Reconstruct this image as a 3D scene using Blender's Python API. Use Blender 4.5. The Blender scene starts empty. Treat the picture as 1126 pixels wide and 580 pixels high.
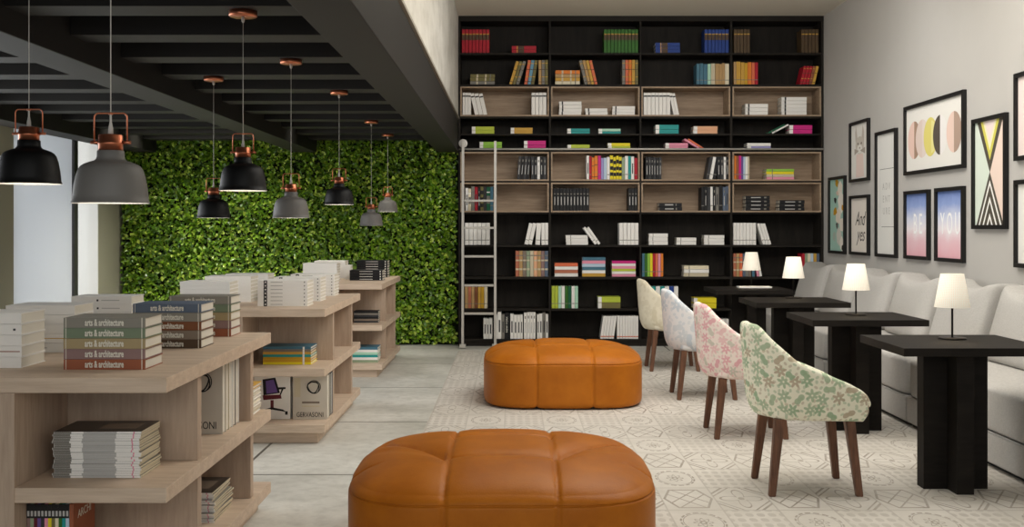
import bpy, bmesh, math, random
from mathutils import Vector, Matrix
random.seed(7)
SC = bpy.context.scene
COL = SC.collection
PI = math.pi

# ---------------------------------------------------------------- camera, world, big lights, exposure
EYE = 1.33                      # lens height; the camera looks straight down +Y
cam_d = bpy.data.cameras.new('camera'); cam = bpy.data.objects.new('camera', cam_d); COL.objects.link(cam)
cam.location = (0, 0, EYE); cam.rotation_euler = (PI/2, 0, 0)
cam_d.sensor_width = 36; cam_d.lens = 38.37; cam_d.shift_y = -0.0355; cam_d.clip_start = 0.05
SC.camera = cam
SC.view_settings.view_transform = 'Standard'; SC.view_settings.look = 'None'
SC.view_settings.gamma = 1; SC.view_settings.use_curve_mapping = False
SC.view_settings.exposure = 0.0
wd = bpy.data.worlds.new('sky'); SC.world = wd; wd.use_nodes = True
wd.node_tree.nodes['Background'].inputs[0].default_value = (0.93, 0.97, 1.0, 1)
wd.node_tree.nodes['Background'].inputs[1].default_value = 0.78

def area(name, loc, rot, sx, sy, power, col):
    l = bpy.data.lights.new(name, 'AREA'); l.shape = 'RECTANGLE'; l.size = sx; l.size_y = sy; l.energy = power; l.color = col
    o = bpy.data.objects.new(name, l); COL.objects.link(o); o.location = loc; o.rotation_euler = rot
    return o
for ly in (5.2, 7.0, 8.8): area('room_fill', (1.5, ly, 3.5), (math.radians(24), 0, 0), 2.6, .8, 36, (1.0, 0.985, 0.96))  # added overhead fill, out of view, with no fixture behind it
area('room_fill', (-0.6, -0.6, 2.6), (math.radians(76), 0, 0), 4.6, 1.6, 48, (1.0, 0.98, 0.94))  # added frontal fill from behind the camera, not a fixture
area('ceiling_fill', (1.5, 6.3, 3.15), (PI, 0, 0), 3.2, 3.2, 95, (1.0, 0.985, 0.96))  # added up-facing fill to brighten the ceiling; there is no cove
area('daylight', (-4.75, 7.2, 1.2), (0, -PI/2, 0), 2.2, 4.6, 120, (0.95, 0.98, 1.0))
area('daylight', (-6.2, 9.6, 1.6), (0, -PI/2, 0.12), 3.0, 3.5, 105, (0.95, 0.98, 1.0))
for py in (10.86, 11.575):  # added unseen strips between joists that brighten the leaves
    if py < 11: l = area('plant_wall_fill', (-1.52, py, 2.52), (0, 0, 0), 1.2, .12, 5, (1.0, 0.96, 0.84)); l.data.spread = math.radians(100)
    l = area('plant_wall_fill', (-3.22, py, 2.52), (0, 0, 0), 1.4, .12, 16, (1.0, 0.96, 0.84)); l.data.spread = math.radians(100)

# ---------------------------------------------------------------- helpers
def lin(c):
    f = lambda v: v/12.92 if v <= 0.04045 else ((v+0.055)/1.055)**2.4
    return (f(c[0]/255), f(c[1]/255), f(c[2]/255), 1)

class NT:
    """small wrapper to build node graphs with expressions"""
    def __init__(s, name):
        s.m = bpy.data.materials.new(name); s.m.use_nodes = True; s.t = s.m.node_tree
        s.b = s.t.nodes['Principled BSDF']
    def n(s, typ, **kw):
        x = s.t.nodes.new(typ)
        for k, v in kw.items(): setattr(x, k, v)
        return x
    def link(s, a, b): s.t.links.new(a, b)
    def put(s, inp, v):
        if hasattr(v, 'is_linked'): s.link(v, inp)
        else: inp.default_value = v
    def math(s, op, a, b=0.0, c=0.0):
        x = s.n('ShaderNodeMath', operation=op)
        s.put(x.inputs[0], a); s.put(x.inputs[1], b); s.put(x.inputs[2], c)
        return x.outputs[0]
    def mix(s, f, a, b):
        x = s.n('ShaderNodeMix', data_type='RGBA')
        s.put(x.inputs[0], f); s.put(x.inputs[6], a); s.put(x.inputs[7], b)
        return x.outputs[2]
    def coord(s, which='Object', scale=(1, 1, 1)):
        tc = s.n('ShaderNodeTexCoord'); mp = s.n('ShaderNodeMapping'); mp.inputs['Scale'].default_value = scale
        s.link(tc.outputs[which], mp.inputs[0]); return mp.outputs[0]
    def noise(s, vec, scale, detail=4, rough=.55):
        x = s.n('ShaderNodeTexNoise'); s.link(vec, x.inputs['Vector']); x.inputs['Scale'].default_value = scale
        x.inputs['Detail'].default_value = detail; x.inputs['Roughness'].default_value = rough
        return x.outputs[0]
    def ramp(s, v, lo, hi):
        x = s.n('ShaderNodeMapRange'); x.clamp = True; s.put(x.inputs[0], v); x.inputs[1].default_value = lo; x.inputs[2].default_value = hi
        return x.outputs[0]
    def bump(s, h, strength=.2, dist=.01):
        x = s.n('ShaderNodeBump'); x.inputs['Strength'].default_value = strength; x.inputs['Distance'].default_value = dist
        s.link(h, x.inputs['Height']); s.link(x.outputs[0], s.b.inputs['Normal'])

def plain(name, rgb, rough=.6, metal=0., spec=.4, var=.0, vscale=30):
    k = NT(name); c = lin(rgb)
    k.b.inputs['Roughness'].default_value = rough; k.b.inputs['Metallic'].default_value = metal
    k.b.inputs['Specular IOR Level'].default_value = spec
    if var:
        f = k.ramp(k.noise(k.coord(), vscale), .3, .7)
        d = tuple(v*(1-var) for v in c[:3])+(1,)
        k.link(k.mix(f, d, c), k.b.inputs['Base Color'])
    else: k.b.inputs['Base Color'].default_value = c
    return k.m

def wood(name, a, b, grain, rough=.55):
    k = NT(name)
    v = k.coord('Object', grain)
    f = k.noise(v, 2.2, 6, .62); f2 = k.noise(v, 9, 3, .5)
    f = k.ramp(k.math('ADD', k.math('MULTIPLY', f, .7), k.math('MULTIPLY', f2, .3)), .34, .66)
    k.link(k.mix(f, lin(a), lin(b)), k.b.inputs['Base Color'])
    k.b.inputs['Roughness'].default_value = rough; k.b.inputs['Specular IOR Level'].default_value = .3
    k.bump(f, .08, .004)
    return k.m

def emit(name, rgb, strength):
    k = NT(name); c = lin(rgb); k.b.inputs['Base Color'].default_value = c
    k.b.inputs['Emission Color'].default_value = c; k.b.inputs['Emission Strength'].default_value = strength
    return k.m

class MB:
    """collects shapes into one bmesh; material slot per shape"""
    def __init__(s): s.bm = bmesh.new(); s.mats = []; s.uv = None
    def slot(s, m):
        if m not in s.mats: s.mats.append(m)
        return s.mats.index(m)
    def box(s, x0, x1, y0, y1, z0, z1, m, bev=0.0):
        r = bmesh.ops.create_cube(s.bm, size=1)
        vs = r['verts']
        for v in vs: v.co = Vector((x0+(v.co.x+.5)*(x1-x0), y0+(v.co.y+.5)*(y1-y0), z0+(v.co.z+.5)*(z1-z0)))
        i = s.slot(m); fs = set(f for v in vs for f in v.link_faces)
        for f in fs: f.material_index = i
        if bev:
            es = list(set(e for v in vs for e in v.link_edges))
            g = bmesh.ops.bevel(s.bm, geom=es, offset=bev, segments=2, affect='EDGES', profile=.5)
            for f in g['faces']: f.material_index = i
        return s
    def lathe(s, prof, m, seg=40, c=(0, 0, 0), smooth=True, closed=False):
        i = s.slot(m); rings = []
        for r, z in prof:
            rings.append([s.bm.verts.new((c[0]+r*math.cos(2*PI*k/seg), c[1]+r*math.sin(2*PI*k/seg), c[2]+z)) for k in range(seg)] if r > 1e-6
                         else [s.bm.verts.new((c[0], c[1], c[2]+z))])
        for a, b in zip(rings[:-1], rings[1:]):
            for k in range(seg):
                q = [a[k % len(a)], a[(k+1) % len(a)], b[(k+1) % len(b)], b[k % len(b)]]
                u = []
                for v in q:
                    if v not in u: u.append(v)
                if len(u) > 2:
                    f = s.bm.faces.new(u); f.material_index = i; f.smooth = smooth
        return s
    def tube(s, pts, r, m, seg=10, caps=True):
        i = s.slot(m); pts = [Vector(p) for p in pts]; rings = []
        rr = r if isinstance(r, (list, tuple)) else [r]*len(pts)
        up = None
        for k, p in enumerate(pts):
            d = (pts[min(k+1, len(pts)-1)]-pts[max(k-1, 0)]).normalized()
            if up is None: up = Vector((0, 0, 1)) if abs(d.z) < .9 else Vector((1, 0, 0))
            a = d.cross(up).normalized(); b = a.cross(d).normalized(); up = b
            rings.append([s.bm.verts.new(p+(a*math.cos(2*PI*j/seg)+b*math.sin(2*PI*j/seg))*rr[k]) for j in range(seg)])
        for a, b in zip(rings[:-1], rings[1:]):
            for j in range(seg):
                f = s.bm.faces.new([a[j], a[(j+1) % seg], b[(j+1) % seg], b[j]]); f.material_index = i; f.smooth = True
        if caps:
            for q in (rings[0], rings[-1]): f = s.bm.faces.new(q); f.material_index = i
        return s
    def poly(s, pts, m):
        f = s.bm.faces.new([s.bm.verts.new(p) for p in pts]); f.material_index = s.slot(m); return f
    def sbox(s, c, h, m, norm, N=16, warp=None):
        """cube grid pushed onto a rounded shape: norm(x,y,z) gives the scale"""
        i = s.slot(m); cache = {}
        def vert(p):
            key = tuple(round(q, 5) for q in p)
            if key not in cache:
                k = norm(*p); q = Vector((p[0]/k*h[0], p[1]/k*h[1], p[2]/k*h[2]))
                if warp: q = warp(q, p)
                cache[key] = s.bm.verts.new(q+Vector(c))
            return cache[key]
        g = [-1+2*t/N for t in range(N+1)]
        g = [math.copysign(abs(t)**.8, t) for t in g]
        for ax in range(3):
            for sg in (-1, 1):
                for a in range(N):
                    for b in range(N):
                        q = []
                        for (u, w) in ((g[a], g[b]), (g[a+1], g[b]), (g[a+1], g[b+1]), (g[a], g[b+1])):
                            p = [0, 0, 0]; p[ax] = sg; p[(ax+1) % 3] = u; p[(ax+2) % 3] = w; q.append(vert(p))
                        f = s.bm.faces.new(q); f.material_index = i; f.smooth = True
        return s
    def mesh(s, name, fix=True):
        if fix: bmesh.ops.recalc_face_normals(s.bm, faces=s.bm.faces)
        me = bpy.data.meshes.new(name); s.bm.to_mesh(me); s.bm.free()
        for m in s.mats: me.materials.append(m)
        return me
    def build(s, name, parent=None, loc=(0, 0, 0), fix=True):
        o = bpy.data.objects.new(name, s.mesh(name, fix)); COL.objects.link(o); o.location = loc; o.parent = parent
        return o

def tag(o, label, cat, group=None, kind=None):
    if label: o['label'] = label
    if cat: o['category'] = cat
    if group: o['group'] = group
    if kind: o['kind'] = kind
    return o
def empty(name, loc, label, cat, group=None, rz=0):
    o = bpy.data.objects.new(name, None); COL.objects.link(o); o.location = loc; o.rotation_euler[2] = rz; o.empty_display_size = .1
    return tag(o, label, cat, group)
def struct(o): o['kind'] = 'structure'; return o
def dup(root, loc, label, group=None, rz=None):
    r = root.copy(); COL.objects.link(r); r.location = loc; r['label'] = label
    if rz is not None: r.rotation_euler[2] = rz
    if group: r['group'] = group
    for ch in list(root.children):
        c = ch.copy(); COL.objects.link(c); c.parent = r
        for g in ch.children:
            d = g.copy(); COL.objects.link(d); d.parent = c
    return r
_txt = {}
def text_mesh(body, size, m, xs=1.0, shear=0.0, align='CENTER', space=1.0, bold=0.0):
    key = (body, size, m.name, xs, shear, align, space, bold)
    if key not in _txt:
        cu = bpy.data.curves.new('lettering', 'FONT'); cu.body = body; cu.size = size; cu.align_x = align; cu.align_y = 'CENTER'
        cu.shear = shear; cu.extrude = .0003; cu.space_character = space; cu.offset = bold; cu.resolution_u = 3
        o = bpy.data.objects.new('lettering', cu); COL.objects.link(o)
        dg = bpy.context.evaluated_depsgraph_get(); dg.update()
        me = bpy.data.meshes.new_from_object(o.evaluated_get(dg)); me.transform(Matrix.Diagonal((xs, 1, 1, 1)))
        me.materials.clear(); me.materials.append(m); me.name = 'lettering'
        bpy.data.objects.remove(o); bpy.data.curves.remove(cu); _txt[key] = me
    return _txt[key]
def text(name, parent, loc, rot, *a, **k):
    o = bpy.data.objects.new(name, text_mesh(*a, **k)); COL.objects.link(o); o.parent = parent; o.location = loc; o.rotation_euler = rot
    return o
ORD = ['first', 'second', 'third', 'fourth', 'fifth', 'sixth', 'seventh', 'eighth', 'ninth', 'tenth', 'eleventh', 'twelfth', 'thirteenth',
       'fourteenth', 'fifteenth', 'sixteenth', 'seventeenth', 'eighteenth', 'nineteenth', 'twentieth']

# ---------------------------------------------------------------- materials
M = {}
M['wall'] = plain('warm_grey_paint', (190, 187, 182), .85, spec=.2, var=.03, vscale=3)
M['ceil'] = plain('ceiling_paint', (226, 220, 207), .9, spec=.2)
M['pier'] = plain('pier_paint_shaded', (158, 155, 138), .85, spec=.2)  # darkened olive: the shade on the room-side wall face is in the colour
M['black_paint'] = plain('charcoal_paint', (37, 35, 33), .6, spec=.25)
M['plinth'] = plain('plaster_trim', (150, 143, 130), .8)
M['frame_metal'] = plain('dark_window_metal', (70, 70, 70), .45, .3)
M['oak'] = wood('taupe_oak', (192, 169, 147), (216, 195, 173), (1.2, 9, 16))
M['oak_v'] = wood('taupe_oak_upright', (172, 149, 129), (197, 175, 154), (10, 10, 1.0))
M['liner'] = wood('bookcase_oak', (142, 120, 98), (178, 155, 130), (1.2, 12, 16))
M['dark'] = wood('black_stained_wood', (30, 27, 24), (44, 40, 35), (8, 8, 1.2), .6)
M['dark_h'] = wood('black_stained_board', (30, 27, 24), (42, 38, 33), (1.2, 9, 14), .6)
for q in ('dark', 'dark_h'): M[q].node_tree.nodes['Principled BSDF'].inputs['Specular IOR Level'].default_value = .12
M['table'] = wood('espresso_wood', (24, 21, 18), (36, 32, 28), (1.6, 9, 9), .6)
M['table'].node_tree.nodes['Principled BSDF'].inputs['Specular IOR Level'].default_value = .12
M['walnut'] = wood('walnut', (74, 49, 36), (126, 88, 66), (14, 14, 1.6), .45)
M['copper'] = plain('brushed_copper', (200, 122, 90), .3, .92)
M['black_enamel'] = plain('black_enamel', (13, 13, 13), .5, spec=.25)
M['grey_enamel'] = plain('grey_enamel', (106, 103, 99), .55, spec=.4)
M['white_enamel'] = plain('white_enamel', (225, 220, 210), .5)
M['cord'] = plain('pale_cord', (190, 186, 178), .6)
M['bulb'] = emit('lit_bulb', (255, 238, 210), 1.2)
M['rail'] = plain('brushed_steel', (188, 184, 176), .4, .35)
M['lamp_metal'] = plain('dark_bronze', (40, 36, 32), .4, .6)
M['paper'] = plain('page_paper', (220, 214, 201), .9, spec=.1)
M['black_frame'] = plain('black_frame', (18, 17, 16), .5)
M['ink'] = plain('black_ink', (35, 33, 32), .8)
M['letter'] = plain('pale_lettering', (226, 222, 208), .7)

k = NT('plaster'); v = k.coord('Object', (1, .5, 1)); f = k.ramp(k.noise(v, 3.5, 7, .65), .35, .68)
k.link(k.mix(f, lin((188, 184, 174)), lin((218, 215, 206))), k.b.inputs['Base Color']); k.b.inputs['Roughness'].default_value = .9; k.bump(f, .1, .01); M['plaster'] = k.m

k = NT('concrete_slabs'); v = k.coord('Object')
br = k.n('ShaderNodeTexBrick', offset=0.0, squash=1.0); k.link(v, br.inputs['Vector'])
mp = br.inputs['Vector'].links[0].from_node; mp.inputs['Location'].default_value = (1.48, -10.63+1.59*7, 0)
br.inputs['Scale'].default_value = 1; br.inputs['Brick Width'].default_value = 1.59; br.inputs['Row Height'].default_value = 1.59
br.inputs['Mortar Size'].default_value = .009; br.inputs['Mortar Smooth'].default_value = .1
v2 = k.coord('Object', (.8, 1.0, 1)); n1 = k.ramp(k.noise(v2, 1.6, 8, .68), .33, .68); n2 = k.noise(v, 14, 5, .6)
c = k.mix(n1, lin((184, 182, 174)), lin((220, 218, 210))); c = k.mix(k.math('MULTIPLY', k.ramp(n2, .45, .8), .35), c, lin((128, 124, 114)))
k.link(k.mix(br.outputs['Fac'], c, lin((88, 84, 76))), k.b.inputs['Base Color'])
k.link(k.math('ADD', .38, k.math('MULTIPLY', n1, .25)), k.b.inputs['Roughness']); k.b.inputs['Specular IOR Level'].default_value = .35; M['concrete'] = k.m

# patchwork rug: circle / fretted hexagon columns between dotted grid / flower columns
k = NT('patchwork_rug'); tc = k.n('ShaderNodeTexCoord'); sp = k.n('ShaderNodeSeparateXYZ'); k.link(tc.outputs['Object'], sp.inputs[0])
u = k.math('ADD', k.math('DIVIDE', k.math('SUBTRACT', sp.outputs[0], .857), .2588), 40.5); w = k.math('ADD', k.math('DIVIDE', k.math('SUBTRACT', sp.outputs[1], 6.61), .4325), 40.5)
iu = k.math('FLOOR', u); iw = k.math('FLOOR', w)
a = k.math('SUBTRACT', k.math('SUBTRACT', u, iu), .5); b = k.math('SUBTRACT', k.math('SUBTRACT', w, iw), .5)
ou = k.math('MODULO', iu, 2); ow = k.math('MODULO', iw, 2)
aa = k.math('ABSOLUTE', a); ab = k.math('ABSOLUTE', b)
r = k.math('SQRT', k.math('ADD', k.math('MULTIPLY', a, a), k.math('MULTIPLY', b, b))); th = k.math('ARCTAN2', b, a)
def line(d, wd_): return k.math('LESS_THAN', k.math('ABSOLUTE', d), wd_)
def mx(*q):
    o = q[0]
    for x in q[1:]: o = k.math('MAXIMUM', o, x)
    return o
dash = k.math('GREATER_THAN', k.math('SINE', k.math('MULTIPLY', th, 16)), -.55)
petal = k.math('ADD', .13, k.math('MULTIPLY', k.math('COSINE', k.math('MULTIPLY', th, 8)), .035))
circ = mx(k.math('MULTIPLY', line(k.math('SUBTRACT', r, .38), .018), dash), line(k.math('SUBTRACT', r, .34), .008), line(k.math('SUBTRACT', r, petal), .016), line(k.math('SUBTRACT', r, .05), .02))
hexd = k.math('MAXIMUM', ab, k.math('ADD', k.math('MULTIPLY', aa, .9), k.math('MULTIPLY', ab, .4)))
fret = mx(line(k.math('SUBTRACT', k.math('ABSOLUTE', k.math('SUBTRACT', a, b)), .16), .02), line(k.math('SUBTRACT', k.math('ABSOLUTE', k.math('ADD', a, b)), .16), .02))
hexa = mx(line(k.math('SUBTRACT', hexd, .40), .022), k.math('MULTIPLY', fret, k.math('LESS_THAN', hexd, .40)))
fl = k.math('ADD', .25, k.math('MULTIPLY', k.math('COSINE', k.math('MULTIPLY', th, 4)), .14))
flow = mx(line(k.math('SUBTRACT', r, fl), .022), k.math('LESS_THAN', r, .06), line(k.math('SUBTRACT', k.math('ADD', aa, ab), .6), .02), line(k.math('SUBTRACT', k.math('ADD', aa, ab), .72), .03))
gx = k.math('ABSOLUTE', k.math('SINE', k.math('MULTIPLY', a, 5*PI))); gy = k.math('ABSOLUTE', k.math('SINE', k.math('MULTIPLY', b, 5*PI)))
grid = k.math('GREATER_THAN', k.math('MULTIPLY', gx, gy), .45)
pA = k.n('ShaderNodeMix'); k.put(pA.inputs[0], ow); k.put(pA.inputs[2], circ); k.put(pA.inputs[3], hexa)
pB = k.n('ShaderNodeMix'); k.put(pB.inputs[0], ow); k.put(pB.inputs[2], k.math('MULTIPLY', grid, .4)); k.put(pB.inputs[3], flow)
pp = k.n('ShaderNodeMix'); k.put(pp.inputs[0], ou); k.put(pp.inputs[2], pA.outputs[0]); k.put(pp.inputs[3], pB.outputs[0])
edge = k.math('MULTIPLY', k.math('GREATER_THAN', k.math('MAXIMUM', aa, ab), .485), .5)
vv = k.coord('Object'); wear = k.ramp(k.noise(vv, 2.5, 5, .7), .3, .7); fuzz = k.noise(vv, 260, 2)
fac = k.math('MULTIPLY', k.math('MAXIMUM', pp.outputs[0], edge), k.math('MULTIPLY', k.math('ADD', .32, k.math('MULTIPLY', wear, .5)), k.math('ADD', .55, k.math('MULTIPLY', k.noise(vv, 18, 3), .9))))
c = k.mix(wear, lin((194, 189, 180)), lin((214, 209, 201))); c = k.mix(k.math('MULTIPLY', fuzz, .22), c, lin((170, 160, 146)))
k.link(k.mix(fac, c, lin((128, 118, 106))), k.b.inputs['Base Color']); k.b.inputs['Roughness'].default_value = .95; k.b.inputs['Specular IOR Level'].default_value = .1; k.bump(fuzz, .3, .004); M['rug'] = k.m

k = NT('tan_leather'); v = k.coord('Object'); n1 = k.noise(v, 5, 5, .6); n2 = k.noise(v, 160, 3)
k.link(k.mix(k.ramp(n1, .3, .7), lin((164, 92, 20)), lin((186, 110, 28))), k.b.inputs['Base Color']); k.b.inputs['Roughness'].default_value = .42
k.b.inputs['Specular IOR Level'].default_value = .16; k.bump(k.math('ADD', n2, k.math('MULTIPLY', n1, 2.5)), .12, .006); M['leather'] = k.m
M['stitch'] = plain('seam_thread', (120, 66, 22), .7)

k = NT('grey_linen'); v = k.coord('Object'); n1 = k.noise(k.coord('Object', (1, 1, 9)), 60, 3); n2 = k.noise(k.coord('Object', (9, 9, 1)), 60, 3)
f = k.ramp(k.math('ADD', n1, n2), .7, 1.3); k.link(k.mix(f, lin((172, 169, 164)), lin((196, 193, 188))), k.b.inputs['Base Color'])
k.b.inputs['Roughness'].default_value = .95; k.b.inputs['Specular IOR Level'].default_value = .1; k.bump(f, .15, .003); M['linen'] = k.m
M['gap'] = plain('recess_shade', (30, 28, 26), .9)  # near-black colour stands in for the shade under the sofa

def leafmat(name, rgb):
    k = NT(name); f = k.noise(k.coord(), 9, 3)
    c = lin(rgb); k.link(k.mix(k.ramp(f, .35, .65), tuple(v*.65 for v in c[:3])+(1,), c), k.b.inputs['Base Color'])
    k.b.inputs['Roughness'].default_value = .3; k.b.inputs['Specular IOR Level'].default_value = .6
    return k.m
LEAF = [leafmat('leaf_deep_green', (86, 128, 24)), leafmat('leaf_mid_green', (134, 174, 38)), leafmat('leaf_lime_green', (192, 216, 84))]
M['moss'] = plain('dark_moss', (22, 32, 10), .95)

def floral(name, bg, cols, scale=15, soft=1.0):
    k = NT(name); uv = k.n('ShaderNodeUVMap').outputs[0]; col = lin(bg)
    out = col
    for (sc, rad, pet, seed, amt) in ((scale*2.4, .36, 4, 11.3, .62), (scale, .40, 6, 0.0, 1.0)):
        mp = k.n('ShaderNodeMapping'); mp.inputs['Location'].default_value = (seed, seed*.37, 0); k.link(uv, mp.inputs[0])
        vo = k.n('ShaderNodeTexVoronoi', voronoi_dimensions='2D'); k.link(mp.outputs[0], vo.inputs['Vector']); vo.inputs['Scale'].default_value = sc; vo.inputs['Randomness'].default_value = .75
        sc2 = k.n('ShaderNodeVectorMath', operation='SCALE'); k.link(mp.outputs[0], sc2.inputs[0]); sc2.inputs['Scale'].default_value = sc
        sb = k.n('ShaderNodeVectorMath', operation='SUBTRACT'); k.link(sc2.outputs[0], sb.inputs[0])
        ps = k.n('ShaderNodeVectorMath', operation='SCALE'); k.link(vo.outputs['Position'], ps.inputs[0]); ps.inputs['Scale'].default_value = sc
        k.link(ps.outputs[0], sb.inputs[1]); s_ = k.n('ShaderNodeSeparateXYZ'); k.link(sb.outputs[0], s_.inputs[0])
        rs = k.n('ShaderNodeSeparateXYZ'); k.link(vo.outputs['Color'], rs.inputs[0])
        th = k.math('ADD', k.math('ARCTAN2', s_.outputs[1], s_.outputs[0]), k.math('MULTIPLY', rs.outputs[0], 6.28))
        kind = k.math('GREATER_THAN', rs.outputs[1], .5 if sc == scale else .97)
        flower = k.math('ADD', .72, k.math('MULTIPLY', k.math('COSINE', k.math('MULTIPLY', th, pet)), .28))
        leaf = k.math('ADD', .62, k.math('MULTIPLY', k.math('COSINE', k.math('MULTIPLY', th, 2)), .28 if sc == scale else .12))
        m_ = k.n('ShaderNodeMix'); k.put(m_.inputs[0], kind); k.put(m_.inputs[2], leaf); k.put(m_.inputs[3], flower)
        d = k.math('SUBTRACT', vo.outputs['Distance'], k.math('MULTIPLY', m_.outputs[0], rad*1.25))
        inside = k.math('LESS_THAN', d, 0); core = k.math('MULTIPLY', k.math('LESS_THAN', vo.outputs['Distance'], .075), kind)
        mask = k.math('MULTIPLY', k.math('MULTIPLY', inside, k.math('SUBTRACT', 1, core)), amt*soft*.85)
        cc = k.mix(k.math('GREATER_THAN', rs.outputs[2], .5), lin(cols[0]), lin(cols[1]))
        if len(cols) > 2: cc = k.mix(k.math('GREATER_THAN', rs.outputs[0], .72), cc, lin(cols[2]))
        out = k.mix(mask, out, cc)
    k.link(out, k.b.inputs['Base Color']); k.b.inputs['Roughness'].default_value = .9; k.b.inputs['Specular IOR Level'].default_value = .15
    return k.m
M['fab_green'] = floral('green_floral_fabric', (238, 236, 214), ((166, 186, 152), (184, 168, 142), (150, 178, 142)), 15)
M['fab_pink'] = floral('pink_floral_fabric', (240, 224, 214), ((226, 166, 172), (230, 188, 186), (202, 196, 180)), 15)
M['fab_blue'] = floral('pale_blue_floral_fabric', (222, 222, 222), ((190, 200, 208), (200, 206, 210)), 9)
M['fab_cream'] = floral('cream_tonal_fabric', (222, 214, 192), ((208, 198, 172), (214, 205, 182)), 8)

k = NT('lamp_shade_fabric'); v = k.coord('Object'); sx = k.n('ShaderNodeSeparateXYZ'); k.link(v, sx.inputs[0])
ang = k.math('MULTIPLY', k.math('ARCTAN2', sx.outputs[1], sx.outputs[0]), 26); zz = k.math('MULTIPLY', sx.outputs[2], 420)
lat = k.math('GREATER_THAN', k.math('MULTIPLY', k.math('SINE', k.math('ADD', ang, zz)), k.math('SINE', k.math('SUBTRACT', ang, zz))), .35)
cc = k.mix(k.math('MULTIPLY', lat, .45), lin((248, 241, 226)), lin((205, 188, 156)))
k.link(cc, k.b.inputs['Base Color']); k.link(cc, k.b.inputs['Emission Color']); k.b.inputs['Emission Strength'].default_value = .13; k.b.inputs['Roughness'].default_value = .8; M['shade'] = k.m

k = NT('window_glass'); tr = k.n('ShaderNodeBsdfTransparent'); gl = k.n('ShaderNodeBsdfGlossy'); gl.inputs['Roughness'].default_value = .02
fr = k.n('ShaderNodeMixShader'); fr.inputs[0].default_value = .06; k.link(tr.outputs[0], fr.inputs[1]); k.link(gl.outputs[0], fr.inputs[2])
k.link(fr.outputs[0], k.t.nodes['Material Output'].inputs[0]); M['glass'] = k.m
k = NT('roller_blind_fabric'); tl = k.n('ShaderNodeBsdfTranslucent'); tl.inputs[0].default_value = lin((226, 228, 231)); df = k.n('ShaderNodeBsdfDiffuse'); df.inputs[0].default_value = lin((226, 228, 231))
fr = k.n('ShaderNodeMixShader'); fr.inputs[0].default_value = .5; k.link(tl.outputs[0], fr.inputs[1]); k.link(df.outputs[0], fr.inputs[2])
k.link(fr.outputs[0], k.t.nodes['Material Output'].inputs[0]); M['blind'] = k.m

# ---------------------------------------------------------------- the room
XL, XR, YB, ZC = -4.42, 3.48, 12.55, 3.69
struct(MB().box(XL-.2, XR+.2, -1.2, YB+.1, -.1, 0, M['concrete']).build('floor'))
struct(MB().box(XR, XR+.15, -1.2, YB+.1, 0, ZC, M['wall']).build('wall_right'))
struct(MB().box(XL-.2, XR+.15, YB, YB+.15, 0, ZC, M['wall']).build('wall_back'))
struct(MB().box(-.6, XR+.15, -1.2, YB+.15, ZC, ZC+.12, M['ceil']).build('ceiling'))
struct(MB().box(-.86, -.6, -1.2, YB, 2.555, ZC+.12, M['plaster']).build('wall_mezzanine'))
struct(MB().box(-.84, -.585, -1.2, YB, 2.535, 2.555, M['plinth']).build('trim_1'))
struct(MB().box(XL-.2, -.86, -1.2, YB, 2.56, 2.66, M['black_paint']).build('ceiling'))
for i, (x0, x1) in enumerate(((-.84, -.6), (-2.45, -2.2), (-4.25, -4.0))):
    struct(MB().box(x0, x1, -1.2, 12.3, 2.174, 2.525 if i == 0 else 2.56, M['black_paint'], .004).build('trim_%d' % (i+2)))
for i in range(-6, 11):
    y = 4.72+.71*i; mb = MB()
    for x0, x1 in ((-4.0, -2.45), (-2.2, -.84)): mb.box(x0, x1, y, y+.22, 2.287, 2.56, M['black_paint'], .003)
    struct(mb.build('trim_%d' % (i+11)))
for i, (y0, y1) in enumerate(((-1.2, 3.0), (8.95, 9.68), (11.66, YB))):
    struct(MB().box(XL-.25, XL, y0, y1, 0, 2.56, M['pier']).build('wall_left'))
struct(MB().box(XL-.22, XL-.06, 3.0, 8.95, 2.4, 2.56, M['pier']).build('wall_left'))
for wi, (y0, y1, bars) in enumerate(((9.68, 11.66, (11.03,)), (3.0, 8.95, (4.2, 5.4, 6.6, 7.8)))):
    mb = MB(); xm = XL-.10
    mb.box(xm-.03, xm+.03, y0, y1, 0, .06, M['frame_metal']); mb.box(xm-.03, xm+.03, y0, y1, 2.34, 2.4, M['frame_metal'])
    for yy in bars: mb.box(xm-.04, xm+.095, yy+.01, yy+.10, .06, 2.34, M['frame_metal'])
    o = struct(mb.build('window_%d' % (wi+1)))
    MB().box(xm-.008, xm-.002, y0, y1, .06, 2.34, M['glass']).build('pane', o)
M['jamb'] = plain('white_jamb_daylit', (214, 212, 206), .8)  # daylight on the white reveal, put into a paler paint than the pier
MB().box(XL-.25, XL+.002, 11.64, 11.66, 0, 2.56, M['jamb']).build('jamb', bpy.data.objects['window_1'])
if True:
    r = empty('roller_blind', (XL-.03, 10.35, 0), 'pale grey roller blind drawn down over window left of the plant wall', 'blind')
    MB().box(-.004, .0, -.64, .685, .05, 2.32, M['blind']).build('blind_cloth', r)
    MB().box(-.012, .008, -.64, .685, .02, .05, M['white_enamel'], .003).build('bottom_bar', r)
tag(MB().box(-.574, 2.95, 2.2, 11.68, 0.0, .008, M['rug']).build('patchwork_rug'), 'cream patchwork rug with grey tile motifs under ottomans and chairs', 'rug')

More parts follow.
